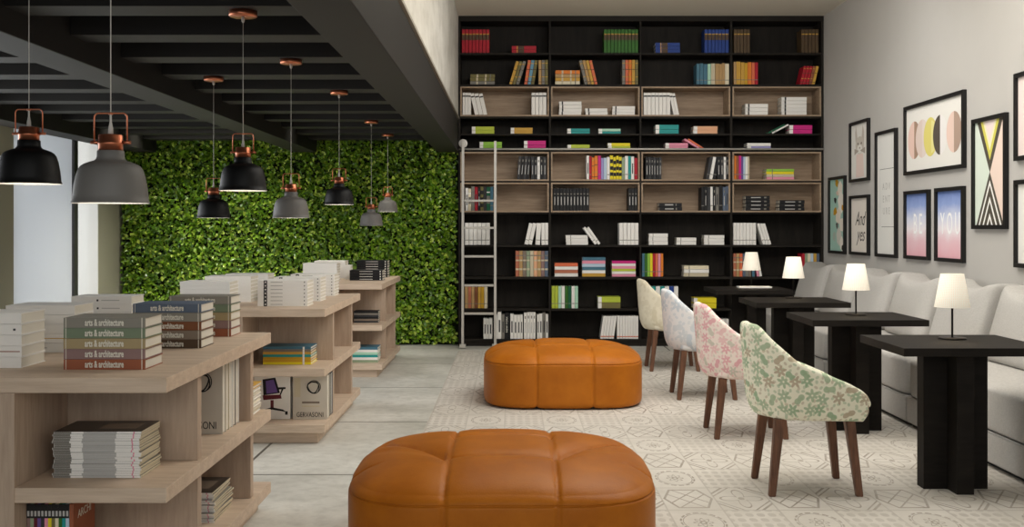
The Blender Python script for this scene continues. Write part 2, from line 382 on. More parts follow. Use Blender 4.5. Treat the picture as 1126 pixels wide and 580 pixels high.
# ---------------------------------------------------------------- plant wall
bm = bmesh.new(); gw = []
x0, x1, z0, z1 = XL+.01, -.60, .0, 2.335
for i in range(25000):
    x = random.uniform(x0+.02, x1-.03); z = random.uniform(z0+.03, z1); y = YB-.27+random.uniform(0, .07)
    L = random.uniform(.030, .064); W = L*random.uniform(.28, .42)
    d = Vector((random.gauss(0, 1), random.uniform(-1.3, -.05), random.gauss(-.25, .9))).normalized()
    s = d.cross(Vector((random.gauss(0, .4), -1, random.gauss(.3, .4)))).normalized(); nrm = s.cross(d).normalized()
    if nrm.y > 0: nrm = -nrm
    p = Vector((x, y, z)); a = p; t = p+d*L; m1 = p+d*L*.45+s*W+nrm*W*.35; m2 = p+d*L*.45-s*W+nrm*W*.35; c0 = p+d*L*.5
    vs = [bm.verts.new(q) for q in (a, m1, t, m2)]
    for q in vs: q.co.x = min(max(q.co.x, x0), x1); q.co.y = min(q.co.y, YB-.17); q.co.z = max(q.co.z, .004)
    mi = random.choices((0, 1, 2), (5, 4, 1.6))[0]
    for fv in ((vs[0], vs[1], vs[2]), (vs[0], vs[2], vs[3])): bm.faces.new(fv).material_index = mi
me = bpy.data.meshes.new('leaves'); bm.to_mesh(me); bm.free()
for m in LEAF: me.materials.append(m)
r = empty('plant_wall', ((x0+x1)/2, YB-.1, 0), 'dense leafy green plant wall behind the pendant lights', 'plant wall')
o = bpy.data.objects.new('leaves', me); COL.objects.link(o); o.parent = r; o.location = (-(x0+x1)/2, -(YB-.1), 0); o['kind'] = 'stuff'
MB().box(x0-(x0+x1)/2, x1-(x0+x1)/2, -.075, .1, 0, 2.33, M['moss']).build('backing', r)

# ---------------------------------------------------------------- bookcase
FY, S = 12.18, 1200/12.18
zz_ = lambda py: EYE+(250-py)/S
xx_ = lambda px: (px-563)/S
BC = empty('bookcase', (1.448, FY, 0), 'black floor-to-ceiling bookcase with oak-lined boxes covering the back wall', 'bookcase')
def bc(mb, name): return mb.build(name, BC, (-1.448, -FY, 0))
DB = FY+.365
bc(MB().box(-.598, 3.478, DB-.03, DB-.005, .02, zz_(17.2), M['dark']), 'back_panel')
for a, b in ((-.598, xx_(506.2)), (xx_(902.9), 3.478)): bc(MB().box(a, b, FY, DB-.03, 0, zz_(23.4), M['dark'], .002), 'side_panel')
bc(MB().box(-.598, 3.478, FY-.004, DB-.03, zz_(23.4), zz_(17.2), M['dark_h'], .003), 'cornice')
BAYX = [(506.2, 603.5), (605.9, 703.3), (705.3, 802.9), (805.4, 902.9)]
for i in range(3): bc(MB().box(xx_(BAYX[i][1]), xx_(BAYX[i+1][0]), FY+.002, DB-.03, 0, zz_(23.4), M['dark'], .002), 'divider')
BOARDS = [(58, 60.3), (92.8, 95.3), (128, 130.3), (147, 149), (164, 167.2), (199, 201), (233.5, 235.4), (269.5, 272), (304.5, 307.3), (339.5, 342.2), (373.2, 376)]
for a, b in BAYX:
    for t, u in BOARDS: bc(MB().box(xx_(a), xx_(b), FY+.004, DB-.03, zz_(u), zz_(t), M['dark_h'], .0015), 'shelf')
    bc(MB().box(xx_(a), xx_(b), FY+.02, FY+.04, 0, zz_(376), M['dark_h']), 'plinth')
    for t, u in ((95.3, 128), (167.2, 199), (201, 233.5)):
        X0, X1, Z0, Z1 = xx_(a), xx_(b), zz_(u), zz_(t); w = .016
        mb = MB().box(X0, X0+w, FY-.003, DB-.04, Z0, Z1, M['liner']).box(X1-w, X1, FY-.003, DB-.04, Z0, Z1, M['liner'])
        mb.box(X0+w, X1-w, FY-.003, DB-.04, Z0, Z0+w, M['liner']).box(X0+w, X1-w, FY-.003, DB-.04, Z1-w, Z1, M['liner']).box(X0, X1, DB-.04, DB-.031, Z0, Z1, M['liner'])
        o = bc(mb, 'box_liner'); o['label'] = 'oak-lined open box'
RZ = zz_(164.3)
mb = MB().tube([(-.59, FY-.035, RZ), (3.47, FY-.035, RZ)], .011, M['rail'], 12)
for px in (507, 604.7, 704.3, 804, 904): mb.box(xx_(px)-.008, xx_(px)+.008, FY-.035, FY-.004, RZ-.008, RZ+.008, M['rail'])
o = bc(mb, 'ladder_rail'); o['label'] = 'steel ladder rail'

# ---------------------------------------------------------------- ladder
LAD = empty('ladder', (-.362, 11.98, 0), 'pale metal library ladder hooked on the rail at the left of the bookcase', 'ladder')
LX = .178; ly = lambda z: -.04+.10*z/2.26
for s in (-1, 1):
    mb = MB(); n = [(s*LX, ly(.03), .03), (s*LX, ly(2.28), 2.28)]
    for (a, b) in [(n[0], n[1])]:
        vs = []
        for (x, y, z) in (a, b): vs.append([mb.bm.verts.new((x+dx*.0135, y+dy*.022, z)) for dx, dy in ((-1, -1), (1, -1), (1, 1), (-1, 1))])
        i = mb.slot(M['rail'])
        for q in range(4): mb.bm.faces.new([vs[0][q], vs[0][(q+1) % 4], vs[1][(q+1) % 4], vs[1][q]])
        mb.bm.faces.new(vs[0]); mb.bm.faces.new(vs[1])
    mb.build('side_rail', LAD)
    MB().box(s*LX-.035, s*LX+.035, -.085, .005, 0.008, .05, M['rail'], .006).build('foot', LAD)
    if s < 0: o = MB().lathe([(0, -.008), (.048, -.008), (.048, .008), (.03, .010), (.0, .010)], M['rail'], 28, smooth=False).build('wheel', LAD, (s*LX, .075, RZ+.055)); o.rotation_euler = (PI/2, 0, 0)
for py in (221, 250.8, 282, 313.6, 344.3):
    z = EYE+(250-py)/99.6; MB().box(-LX+.017, LX-.017, ly(z)-.03, ly(z)+.03, z-.012, z+.012, M['rail'], .003).build('rung', LAD)

# ---------------------------------------------------------------- books
PAL = {'red': (176, 26, 44), 'green': (52, 106, 34), 'blue': (36, 66, 140), 'brown': (84, 66, 44), 'olive': (120, 112, 66), 'grey': (128, 124, 116), 'gold': (206, 160, 66),
       'tan': (186, 150, 100), 'coral': (222, 112, 74), 'sky blue': (110, 160, 186), 'orange': (228, 128, 44), 'cream': (232, 220, 190), 'teal': (40, 152, 148), 'dusty blue': (72, 116, 136),
       'white': (243, 240, 234), 'lime': (186, 200, 66), 'yellow': (236, 216, 40), 'magenta': (206, 40, 128), 'peach': (232, 176, 136), 'dark green': (24, 92, 62), 'pink': (232, 150, 172),
       'lavender': (160, 156, 206), 'black': (26, 26, 28), 'charcoal': (56, 56, 58), 'pale blue': (188, 208, 226), 'purple': (110, 84, 150), 'terracotta': (186, 112, 84), 'sage': (150, 166, 136),
       'beige': (206, 194, 166), 'mint': (176, 218, 192), 'apple green': (146, 196, 70), 'ochre': (206, 160, 40), 'slate blue': (92, 104, 122), 'taupe': (132, 118, 104), 'rust': (152, 88, 60),
       'mauve': (142, 114, 110), 'dark brown': (86, 66, 48), 'moss green': (116, 130, 106), 'mustard': (166, 148, 110), 'stone grey': (136, 132, 122), 'chestnut': (124, 76, 46), 'burgundy': (100, 30, 40), 'light grey': (186, 184, 180), 'ivory': (206, 198, 184)}
BM = {n: plain(n.replace(' ', '_')+'_cover', c, .55, spec=.3) for n, c in PAL.items()}
_bk = {}
def book_shape(up, L, t, d, colr, bands=()):
    key = (up, round(L, 3), round(t, 4), round(d, 3), colr, bands)
    if key in _bk: return _bk[key]
    mb = MB(); c = min(.003, t*.14); m = BM[colr]
    def bx(l0, l1, y0, y1, t0, t1, mm):
        if up: mb.box(t0-t/2, t1-t/2, y0, y1, l0, l1, mm)
        else: mb.box(l0-L/2, l1-L/2, y0, y1, t0, t1, mm)
    bx(0, L, 0, d, 0, c, m); bx(0, L, 0, d, t-c, t, m); bx(0, L, 0, c, c, t-c, m)
    bx(.004, L-.004, c, d-.004, c, t-c, M['paper'])
    for bnd in bands:
        a, b, mm = bnd[:3]; fr = bnd[3] if len(bnd) > 3 else .97
        bx(L*a, L*b, -.0006, .001, t*(.5-.5*fr), t*(.5+.5*fr), BM[mm] if mm in BM else M[mm])
    _bk[key] = mb.mesh('book'); return _bk[key]
ROWN = ['top', 'second', 'third', 'fourth', 'fifth', 'sixth', 'seventh', 'eighth', 'ninth', 'tenth', 'bottom']
BAYN = ['leftmost', 'second', 'third', 'rightmost']
FLOORZ = [zz_(58), zz_(92.8), zz_(128)+.016, zz_(147), zz_(164), zz_(199)+.016, zz_(233.5)+.016, zz_(269.5), zz_(304.5), zz_(339.5), zz_(373.2)]
BY = FY+.028; SB = 1200/BY
STY = {'gilt': ((.55, .78, 'dark brown'), (.78, .82, 'gold')), 'ribs': ((.1, .13, 'dark brown'), (.3, .33, 'gold'), (.6, .63, 'dark brown'), (.85, .88, 'gold')), 'band': ((.82, .88, 'black'),),
       'lband': ((.12, .18, 'black'),), 'wend': ((.0, .16, 'white'),), 'inkl': ((.3, .62, 'grey'), (.75, .8, 'white')), 'label': ((.25, .62, 'light grey', .3), (.72, .77, 'grey', .6)), 'none': (), 'line': ((.2, .23, 'grey'),),
       'stripe': ((.25, .32, 'beige'), (.6, .66, 'beige'), (.8, .84, 'grey')), 'gstk': ((.2, .24, 'gold'), (.26, .5, 'dark brown')), 'txt': ((.25, .7, 'charcoal', .4),), 'btxt': ((.22, .62, 'light grey', .25), (.76, .86, 'grey', .4)),
       'ytxt': ((.15, .3, 'black'), (.4, .55, 'black'), (.68, .84, 'black')), 'dots': ((.08, .12, 'coral'),), 'halfw': ((.0, .2, 'white'), (.2, .24, 'grey'))}
def upright(row, x0, x1, ytop, cols, desc, sty='none', lean=0, var=0):
    n = len(cols); bay = next(i for i, (a, b) in enumerate(BAYX) if a-2 <= x0 <= b+1)
    X0 = (x0-563)/SB; X1 = (x1-563)/SB; zf = FLOORZ[row]+.0005; H = EYE+(250-ytop)/SB-zf
    a = math.atan2(lean/SB, H); rnd = random.Random(row*100+int(x0))
    Lh = H/math.cos(a) if lean else H
    ws = [rnd.uniform(.8, 1.25) if var else 1 for _ in cols]; tot = sum(ws); x = X0
    for i, cn in enumerate(cols):
        sp = (X1-X0)*ws[i]/tot; t = sp*math.cos(a)*(.86 if sty in ('gilt', 'ribs') else .9); L = Lh*(1-(rnd.uniform(0, var) if var else rnd.uniform(0, .008)))
        if lean: L -= t*abs(math.tan(a))
        d = .2-rnd.uniform(0, .006)
        st = sty if isinstance(sty, str) else sty[i % len(sty)]
        o = bpy.data.objects.new('book', book_shape(True, L, t, d, cn, STY[st])); COL.objects.link(o)
        o.location = (x+sp/2, BY+rnd.uniform(-.004, .004), zf+t/2*abs(math.sin(a))); o.rotation_euler = (0, a, 0); x += sp
        pos = ORD[i]+' from left in '
        tag(o, '%s book, %s%s, %s shelf, %s bay' % (cn, pos if n > 1 else '', desc, ROWN[row], BAYN[bay]), 'book', 'books in %s, %s shelf, %s bay' % (desc, ROWN[row], BAYN[bay]))
def stack(row, x0, x1, ytop, cols, desc, sty='none', zadd=0, tilt=0):
    n = len(cols); bay = next(i for i, (a, b) in enumerate(BAYX) if a-2 <= x0 <= b+1)
    X0 = (x0-563)/SB; X1 = (x1-563)/SB; zf = FLOORZ[row]+.0005; H = EYE+(250-ytop)/SB-zf; t = H/n; rnd = random.Random(row*77+int(x0))
    for i, cn in enumerate(cols):
        L = X1-X0; st = sty if isinstance(sty, str) else sty[i % len(sty)]
        o = bpy.data.objects.new('book', book_shape(False, L, t*.93, .2, cn, STY[st])); COL.objects.link(o)
        o.location = ((X0+X1)/2+rnd.uniform(-.003, .003), BY+rnd.uniform(0, .006), zf+i*t)
        pos = '' if n == 1 else ORD[i]+' from bottom in '
        tag(o, '%s book, %s%s, %s shelf, %s bay' % (cn, pos, desc, ROWN[row], BAYN[bay]), 'book', 'books in %s, %s shelf, %s bay' % (desc, ROWN[row], BAYN[bay]))
W, K = 'white', 'black'
upright(0, 507.7, 538.3, 32.3, ['red']*8, 'gilt red set', 'gilt'); stack(0, 562.7, 589.4, 50.3, ['red']*2, 'flat red pair', 'gstk')
upright(0, 664, 701.9, 32.3, ['green']*10, 'gilt green set', 'gilt'); stack(0, 720.7, 747.6, 46.8, ['blue']*3, 'flat blue stack', 'gstk')
upright(0, 774.5, 801.5, 32.3, ['blue']*7, 'gilt blue set', 'gilt'); upright(0, 806.8, 824.6, 32.3, ['brown']*5, 'left gilt set', 'gilt'); upright(0, 881, 900.3, 32.3, ['brown']*5, 'right gilt set', 'gilt')
stack(1, 517.2, 544, 81.4, ['grey', 'olive', 'olive'], 'low flat stack', 'stripe'); upright(1, 559.6, 571, 66.9, ['gold', 'olive', 'grey'], 'steep leaning trio', 'ribs', 8)
upright(1, 576.2, 587.5, 65.9, ['coral', 'sky blue', 'olive'], 'slightly leaning trio', 'ribs', 4.3); upright(1, 592, 602.8, 65.9, ['tan', 'grey', 'olive'], 'upright ribbed trio', 'ribs')
stack(1, 610.7, 637.6, 77.2, ['cream', 'gold', 'tan', 'orange'], 'flat gold stack', 'stripe'); upright(1, 642.8, 657.3, 66, ['grey', 'tan', 'gold', 'coral'], 'leaning ribbed row', 'ribs', -6.5)
upright(1, 684, 701.9, 65.9, ['grey', 'coral', 'orange', 'gold', 'olive'], 'upright ribbed set', 'ribs')
upright(1, 765.8, 801.8, 69.5, ['dusty blue', 'dusty blue', 'dusty blue', 'mint', 'beige', 'tan', 'tan', 'tan', 'cream'], 'blue to cream row', 'line', 0, .06)
upright(1, 806.6, 833.5, 67.5, ['tan', 'gold', 'gold', 'ochre', 'orange', 'coral', 'red'], 'gold to red row', 'line', 0, .07); upright(1, 879, 896, 72.5, ['red', 'red', 'red', 'rust', 'gold'], 'leaning red row', 'ribs', 5)
upright(2, 508.6, 518, 102, [W]*3, 'black-banded trio', 'band'); upright(2, 522, 536, 102.4, [W]*3, 'leaning white trio', 'band', -5.5); upright(2, 584.4, 601, 102, [W]*4, 'right white set', 'band')
stack(2, 614.8, 639.3, 111.4, [W]*4, 'left white stack', 'lband'); stack(2, 643.8, 668, 119, [W]*2, 'middle white pair', 'lband'); stack(2, 673.4, 698, 116.6, [W]*3, 'right white stack', 'lband')
upright(2, 707.6, 737.2, 102, [W]*7, 'white banded set', 'band'); upright(2, 740.5, 747, 102.4, [W]*2, 'leaning white pair', 'band', -5); stack(2, 819.6, 844.4, 114, [W]*3, 'left white stack', 'lband'); stack(2, 859.3, 886.8, 106.6, [W]*5, 'tall white stack', 'lband')
stack(3, 519, 543.5, 139, ['lime', 'lime'], 'lime pair', 'wend'); stack(3, 561.5, 585.5, 140.3, ['gold', 'gold'], 'gold pair', 'wend'); stack(3, 624.1, 648.6, 141.3, ['teal', 'teal'], 'left teal pair', 'wend'); stack(3, 658.3, 682.5, 141.5, ['teal', 'mint'], 'right teal pair', 'wend')
stack(3, 721.1, 746.5, 137, ['teal', 'teal'], 'teal pair', 'wend'); stack(3, 762.7, 789, 138.6, ['peach', 'peach'], 'peach pair', 'wend'); stack(3, 868, 893, 137.4, ['magenta', 'magenta'], 'magenta pair', 'wend'); upright(3, 843, 851, 136.4, ['dark green', W], 'flat leaning pair', 'line', 21)
stack(4, 527.3, 551.7, 155.8, ['apple green', 'apple green'], 'apple green pair', 'wend'); stack(4, 576, 600, 154.5, ['magenta', 'magenta'], 'magenta pair', 'wend'); stack(4, 624.1, 648.4, 158.9, ['lime'], 'lying alone at left', 'wend'); stack(4, 668.6, 693, 157.2, ['lime', 'yellow'], 'lime yellow pair', 'wend')
stack(4, 731.7, 756.3, 157.2, ['pink', 'pink'], 'pink pair', 'wend'); upright(4, 767, 775, 152.3, ['pink', 'coral'], 'leaning pink pair', 'line', -19); stack(4, 821.5, 847.3, 157.2, ['lavender', W], 'lavender white pair', 'wend')
upright(5, 568.3, 582, 171.7, ['charcoal', K, 'charcoal', K], 'leaning dark row', 'btxt', 2); upright(5, 584, 601, 171.7, ['charcoal', K, W, K, 'charcoal'], 'upright dark row', 'btxt', 0, .05)
upright(5, 645, 701, 171, [W, 'red', 'orange', 'orange', 'magenta', 'lavender', 'pale blue', W, 'yellow', 'yellow', 'yellow', 'yellow', 'sage', W, 'teal', W, 'red'], 'mixed bright row', ('txt', 'line', 'ribs', 'ribs', 'line', 'none', 'none', 'line', 'ytxt', 'ytxt', 'ytxt', 'ytxt', 'line', 'line', 'line', 'txt', 'line'), 0, .12)
upright(5, 709.7, 727.5, 172.5, [K, 'charcoal', K, 'charcoal', K, 'charcoal'], 'left dark set', 'btxt', 0, .04); upright(5, 776, 787, 172.5, ['charcoal', W, K], 'leaning dark trio', 'line', 4.5); upright(5, 788.5, 801.6, 172, [K, 'charcoal', W, K], 'right dark set', 'btxt', 0, .04)
upright(5, 807.3, 824, 170.8, ['orange', 'rust', 'magenta', 'purple', 'pale blue', W, 'beige'], 'mixed bright set', 'line', 0, .07); stack(5, 842.8, 873, 185.8, ['pink', 'beige', 'yellow', 'apple green'], 'bright magazine stack', 'line')
upright(6, 511.8, 542.4, 205, [W, 'cream', 'grey', 'red', K, 'olive', 'charcoal', 'dark green', 'dusty blue'], 'mixed row behind ladder', ('txt', 'inkl', 'line', 'txt', 'btxt', 'ytxt'), 0, .1)
upright(6, 608.2, 648, 207, [K]*11, 'black labelled set', 'label'); upright(6, 690.8, 700.9, 207, [K]*3, 'black trio', 'label'); stack(6, 725, 750, 223, [K]*2, 'flat black pair', 'label')
upright(6, 771, 801, 204.5, [K, K, 'charcoal', W, K, 'grey', K, 'slate blue', 'slate blue'], 'dark mixed row', ('line', 'btxt', 'txt'), 0, .07); stack(6, 820, 846.5, 215.2, [K]*4, 'left black stack', 'btxt'); stack(6, 857.3, 884.6, 220, [K]*3, 'right black stack', 'btxt')
upright(7, 511.2, 538.7, 245.2, [W]*6, 'white set behind ladder', 'line'); upright(7, 576.5, 585, 245.2, [W]*2, 'leaning white pair', 'line', 5.5); upright(7, 588.5, 594, 245.2, [W], 'tilted alone', 'line', 1.5); upright(7, 595.2, 603, 245.2, [W]*2, 'right white pair', 'line')
stack(7, 622.4, 646.4, 258.6, [W]*3, 'white stack', 'line'); upright(7, 653.5, 661, 249.5, [W]*2, 'steep leaning pair', 'line', -14); upright(7, 680.9, 702.2, 245.2, [W]*5, 'upright white set', 'line')
stack(7, 713.4, 734.2, 256.7, [W]*3, 'left white stack', 'line'); stack(7, 744, 765.5, 261.3, [W]*2, 'middle white pair', 'line'); stack(7, 774.3, 796.2, 258.6, [W]*3, 'right white stack', 'line')
upright(7, 806.3, 831.4, 245.2, [W]*7, 'white set', 'line'); upright(7, 839, 848.3, 245.7, [W]*3, 'leaning white trio', 'line', -7)
upright(8, 566.8, 602.9, 276, ['terracotta', 'tan', 'taupe', 'sage', 'beige', 'peach', 'tan', 'mauve', 'slate blue'], 'pale banded set', 'stripe')
stack(8, 610, 635.5, 289.3, [W, 'terracotta', W, 'coral'], 'red white stack'); stack(8, 640.3, 665.6, 283, ['gold', W, 'dusty blue', 'pale blue', 'pink', 'dusty blue'], 'blue stack'); stack(8, 673, 699, 287, ['pink', W, 'lime', 'pink', W, 'magenta'], 'pink stack')
upright(8, 706, 729.4, 278.9, ['dusty blue', 'green', 'apple green', 'yellow', 'red', 'coral', 'pink', 'orange'], 'rainbow set', 'line'); stack(8, 752, 779.3, 292.2, ['beige', W, 'cream'], 'beige stack', 'line')
upright(8, 806.3, 830, 279, ['terracotta', 'tan', 'coral', 'slate blue', 'grey', 'taupe', 'dusty blue'], 'mixed set behind lamp', 'stripe'); upright(8, 832.5, 838, 280, ['pink', W], 'leaning pink pair', 'stripe', -4.5); upright(8, 881.7, 901, 278.9, ['red', 'sage', 'cream', 'pale blue', 'gold', 'slate blue'], 'right pale set', 'line')
upright(9, 511.2, 536, 315.5, ['tan', 'terracotta', 'tan', 'chestnut', 'gold', 'ochre', 'cream'], 'ochre set behind ladder', 'line'); upright(9, 606.5, 635.7, 314.7, ['lime', 'lime', 'mint', W, 'green', 'dark green', W, 'mint'], 'green set', 'line')
stack(9, 657.6, 682.2, 326.2, ['olive', 'lime'], 'olive lime pair', 'wend'); upright(9, 716, 746, 315, ['teal', W, 'teal', W, 'blue', W], 'teal white set', 'line'); stack(9, 762.8, 787.6, 327.5, ['yellow', 'yellow'], 'yellow pair', 'wend')
upright(10, 531.5, 541.4, 349, [W]*3, 'short white trio', 'txt', 0, .08); upright(10, 543.5, 560, 343, [W, W, 'grey', K], 'tall left group', 'txt', 0, .12); upright(10, 561, 575, 343.5, [W]*4, 'middle white group', 'txt', 0, .12)
upright(10, 576, 589, 343.2, [W]*4, 'tallest white group', 'btxt', 0, .05); upright(10, 590.5, 603, 343.2, [W, W, 'grey', W], 'right white group', 'txt', 0, .1)
upright(10, 659.8, 675, 347.5, [W]*5, 'leaning white row', 'dots', 3.5); upright(10, 678.5, 702, 347.5, [W]*8, 'upright white row', 'dots'); upright(10, 790, 801.5, 351, [W]*3, 'white trio behind chair', 'line')
for o in list(COL.objects):
    if o.get('label', '').startswith('black book, fourth from left in tall left group'):
        text('title', o, (0, -.0015, .16), (PI/2, -PI/2, 0), 'NEW YORK', .034, M['letter'])

# ---------------------------------------------------------------- display units and the books on them
UX0, UX1, UL = -2.2, -1.145, 1.57
UY = [3.615, 6.67, 9.62]
ULAB = ['oak display shelf unit nearest the camera at lower left', 'middle oak display shelf unit in the row of three', 'farthest oak display shelf unit in front of plant wall']
cx = (UX0+UX1)/2; hw = (UX1-UX0)/2
def make_unit():
    r = empty('display_unit', (cx, UY[0], 0), ULAB[0], 'shelf unit', 'oak display units')
    MB().box(-hw+.05, hw-.05, .05, UL-.05, 0, .07, M['oak'], .002).build('plinth', r)
    for n, z in (('bottom_shelf', .07), ('middle_shelf', .415), ('top_board', .78)): MB().box(-hw, hw, 0, UL, z, z+.05, M['oak'], .002).build(n, r)
    for z0, z1 in ((.12, .415), (.465, .78)):
        MB().box(-.025, .025, .01, UL-.01, z0, z1, M['oak_v']).build('spine_panel', r)
        if z0 < .2: MB().box(-.0255, .0255, -.004, .0095, .12, .78, M['oak_v']).build('front_stile', r)
        for y in (.43, 1.25):
            for a, b in ((-hw+.02, -.025), (.025, hw-.02)): MB().box(a, b, y, y+.05, z0, z1, M['oak_v'], .0015).build('cross_panel', r)
    return r
u0 = make_unit()
for i in (1, 2): dup(u0, (cx, UY[i], 0), ULAB[i])

def big_book(x0, x1, y, z, t, d, colr, label, group, title=None, tone='letter', bands=(), jit=.0):
    """lying book, spine towards -Y, with cover, pages and lettering as parts"""
    L = x1-x0; r = empty('book', ((x0+x1)/2, y, z), label, 'book', group, random.uniform(-jit, jit))
    m = BM[colr]; c = .0028
    mb = MB().box(-L/2, L/2, 0, d, 0, c, m).box(-L/2, L/2, 0, d, t-c, t, m).box(-L/2, L/2, 0, c, c, t-c, m)
    for q, bnd in enumerate(bands):
        a, b, mm = bnd[:3]; fr = bnd[3] if len(bnd) > 3 else 1
        mb.box(-L/2+L*a, -L/2+L*b, -.0006-.0001*q, .001, t*(.5-.49*fr), t*(.5+.49*fr), BM[mm] if mm in BM else M[mm])
    mb.build('cover', r)
    MB().box(-L/2+.003, L/2-.003, c, d-.004, c, t-c, M['paper']).build('pages', r)
    if title:
        text('title', r, (0, -.0012, t*.5), (PI/2, 0, 0), title, t*.92, M[tone], xs=.54, bold=.0009)
    return r
def stack_at(x0, x1, y, ztop, z0, cols, d, where, group, title=None, bands=(), jit=.006, tone='letter', dirb='from top'):
    n = len(cols); t = (ztop-z0)/n
    for i, cn in enumerate(cols):
        pos = 'topmost' if i == n-1 else 'bottommost' if i == 0 else ORD[n-1-i]+' from top'
        big_book(x0, x1, y+random.uniform(-.002, .002), z0+i*t+.0003, t*.975, d, cn, '%s book, %s in %s' % (cn, pos, where), group, title, tone, bands if (not bands or not isinstance(bands[0], list)) else tuple(bands[i % len(bands)]), jit)
ART = 'arts & architecture'; TOP = .83
ends = ((.025, .032, 'letter'), (.955, .965, 'letter'))
c1 = ['rust', 'mauve', 'mustard', 'moss green', 'stone grey']; c2 = ['dark brown', 'taupe', 'chestnut', 'stone grey', 'slate blue']
stack_at(-1.571, -1.285, 3.824, 1.013, TOP, c1, .19, 'titled stack at near corner of nearest unit', 'titled books, near corner stack', ART, ends)
stack_at(-1.563, -1.281, 4.498, 1.014, TOP, c2, .19, 'titled stack with blue top, middle of nearest unit', 'titled books, blue topped stack', ART, ends)
stack_at(-1.563, -1.281, 4.975, 1.015, TOP, c1, .175, 'titled stack at far right corner of nearest unit', 'titled books, far corner stack', ART, ends)
stack_at(-2.03, -1.74, 3.87, 1.025, TOP, [W]*5, .2, 'white stack at left edge of photo', 'white books, left edge stack', None, [[(.3, .7, 'light grey', .1)], [(.02, .98, 'rust', .09)], [(.3, .6, 'light grey', .1)], [(.9, .93, 'charcoal', .2)], [(.3, .7, 'light grey', .1)]])
stack_at(-2.018, -1.743, 4.348, 1.018, TOP, [W]*5, .2, 'white stack behind the titled corner stack', 'white books, second left stack', None, [[(.3, .6, 'light grey', .1)], [(.1, .95, 'ochre', .08)], [(.2, .5, 'light grey', .1)], [(.2, .5, 'light grey', .1)], [(.2, .5, 'light grey', .1)]])
stack_at(-2.018, -1.743, 5.0, 1.013, TOP, [W]*5, .18, 'white stack before window, far end of nearest unit', 'white books, far left stack', None, ((.42, .45, 'black', .25), (.5, .8, 'light grey', .1)))
gb = ((.12, .19, 'black'), (.14, .17, 'white', .35), (.26, .5, 'grey', .12), (.93, .95, 'charcoal', .3))
stack_at(-1.607, -1.293, 6.897, .994, TOP, [W]*7, .22, 'white stack at near right of middle unit', 'white books, near right of middle unit', None, gb)
stack_at(-1.607, -1.29, 7.354, .992, TOP, [W]*7, .22, 'white stack centre right of middle unit', 'white books, centre right of middle unit', None, gb)
stack_at(-1.607, -1.29, 7.926, .988, TOP, [W]*7, .22, 'white stack at far right of middle unit', 'white books, far right of middle unit', None, gb)
stack_at(-2.05, -1.743, 6.74, .993, TOP, [W]*7, .22, 'white stack at near left of middle unit', 'white books, near left of middle unit')
stack_at(-2.05, -1.743, 7.28, 1.002, TOP, [W]*7, .22, 'white stack centre left of middle unit', 'white books, centre left of middle unit')
stack_at(-2.05, -1.743, 7.80, .995, TOP, [W]*7, .22, 'white stack at far left of middle unit', 'white books, far left of middle unit')
stack_at(-1.91, -1.60, 9.97, 1.0, TOP, [W]*7, .22, 'white stack near left on farthest unit', 'white books, near left of farthest unit')
stack_at(-1.93, -1.627, 10.65, 1.0, TOP, [W]*7, .22, 'white stack behind, on farthest unit', 'white books, far left of farthest unit')
stack_at(-1.60, -1.545, 10.45, .965, TOP, [W]*4, .15, 'small white stack between on farthest unit', 'small white books on farthest unit')
bb = ((.3, .7, 'white', .16), (.92, .95, 'white', .5))
stack_at(-1.52, -1.214, 10.22, .927, TOP, [K]*4, .22, 'lower black stack on farthest unit', 'black books, lower stack', None, bb)
stack_at(-1.545, -1.24, 10.85, .998, TOP, [K]*7, .22, 'taller black stack on farthest unit', 'black books, taller stack', None, bb)
# magazines in the near unit
MAGM = plain('magazine_dark_cover', (70, 62, 54), .4)
def magazine(x0, x1, y, z, t, d, label, group, rz, dark=False):
    L = x1-x0; r = empty('magazine', ((x0+x1)/2, y, z), label, 'magazine', group, rz)
    mb = MB(); m = BM['white']
    mb.box(-L/2, L/2, 0, d, .0006, t-.0004, BM['beige']); mb.box(-L/2, L/2, -.001, .006, 0, t, m)
    for a, b, q in ((.005, .2, 'grey'), (.34, .72, 'light grey'), (.91, .925, 'pink')): mb.box(-L/2+a*L, -L/2+b*L, -.0016, .0, .0004, t-.0004, BM[q])
    mb.build('body', r)
    mb = MB().box(-L/2, L/2, -.001, d, t-.0004, t+.0003, MAGM if dark else BM['stone grey'])
    if dark: mb.box(-L*.05, L*.38, d*.25, d*.75, t+.0003, t+.0006, BM['taupe'])
    mb.build('cover', r)
n = 20; t = .159/n
for i in range(n):
    pos = 'topmost' if i == n-1 else 'bottommost' if i == 0 else ORD[n-1-i]+' from top'
    magazine(-1.581+random.uniform(-.004, .006), -1.281+random.uniform(-.006, .004), 3.76+random.uniform(-.003, .004), .466+i*t, t*.96, .21, 'magazine, %s in thick stack on middle shelf of nearest unit' % pos, 'magazines, front of nearest unit', random.uniform(-.02, .02), i == n-1)
n = 16; t = .122/n
for i in range(n):
    pos = 'topmost' if i == n-1 else 'bottommost' if i == 0 else ORD[n-1-i]+' from top'
    magazine(-1.50, -1.222+random.uniform(-.008, .006), 4.47+random.uniform(-.012, .012), .1205+i*t, t*.96, .28, 'magazine, %s in stack on bottom shelf, side of nearest unit' % pos, 'magazines, side of nearest unit', random.uniform(-.03, .03), i == n-1)
stack_at(-1.48, -1.19, 4.935, .60, .465, [W, 'beige', W, 'cream', W, 'beige', W, 'gold'], .24, 'pale stack, far end niche of nearest unit', 'books in far end niche', None, (), .02)
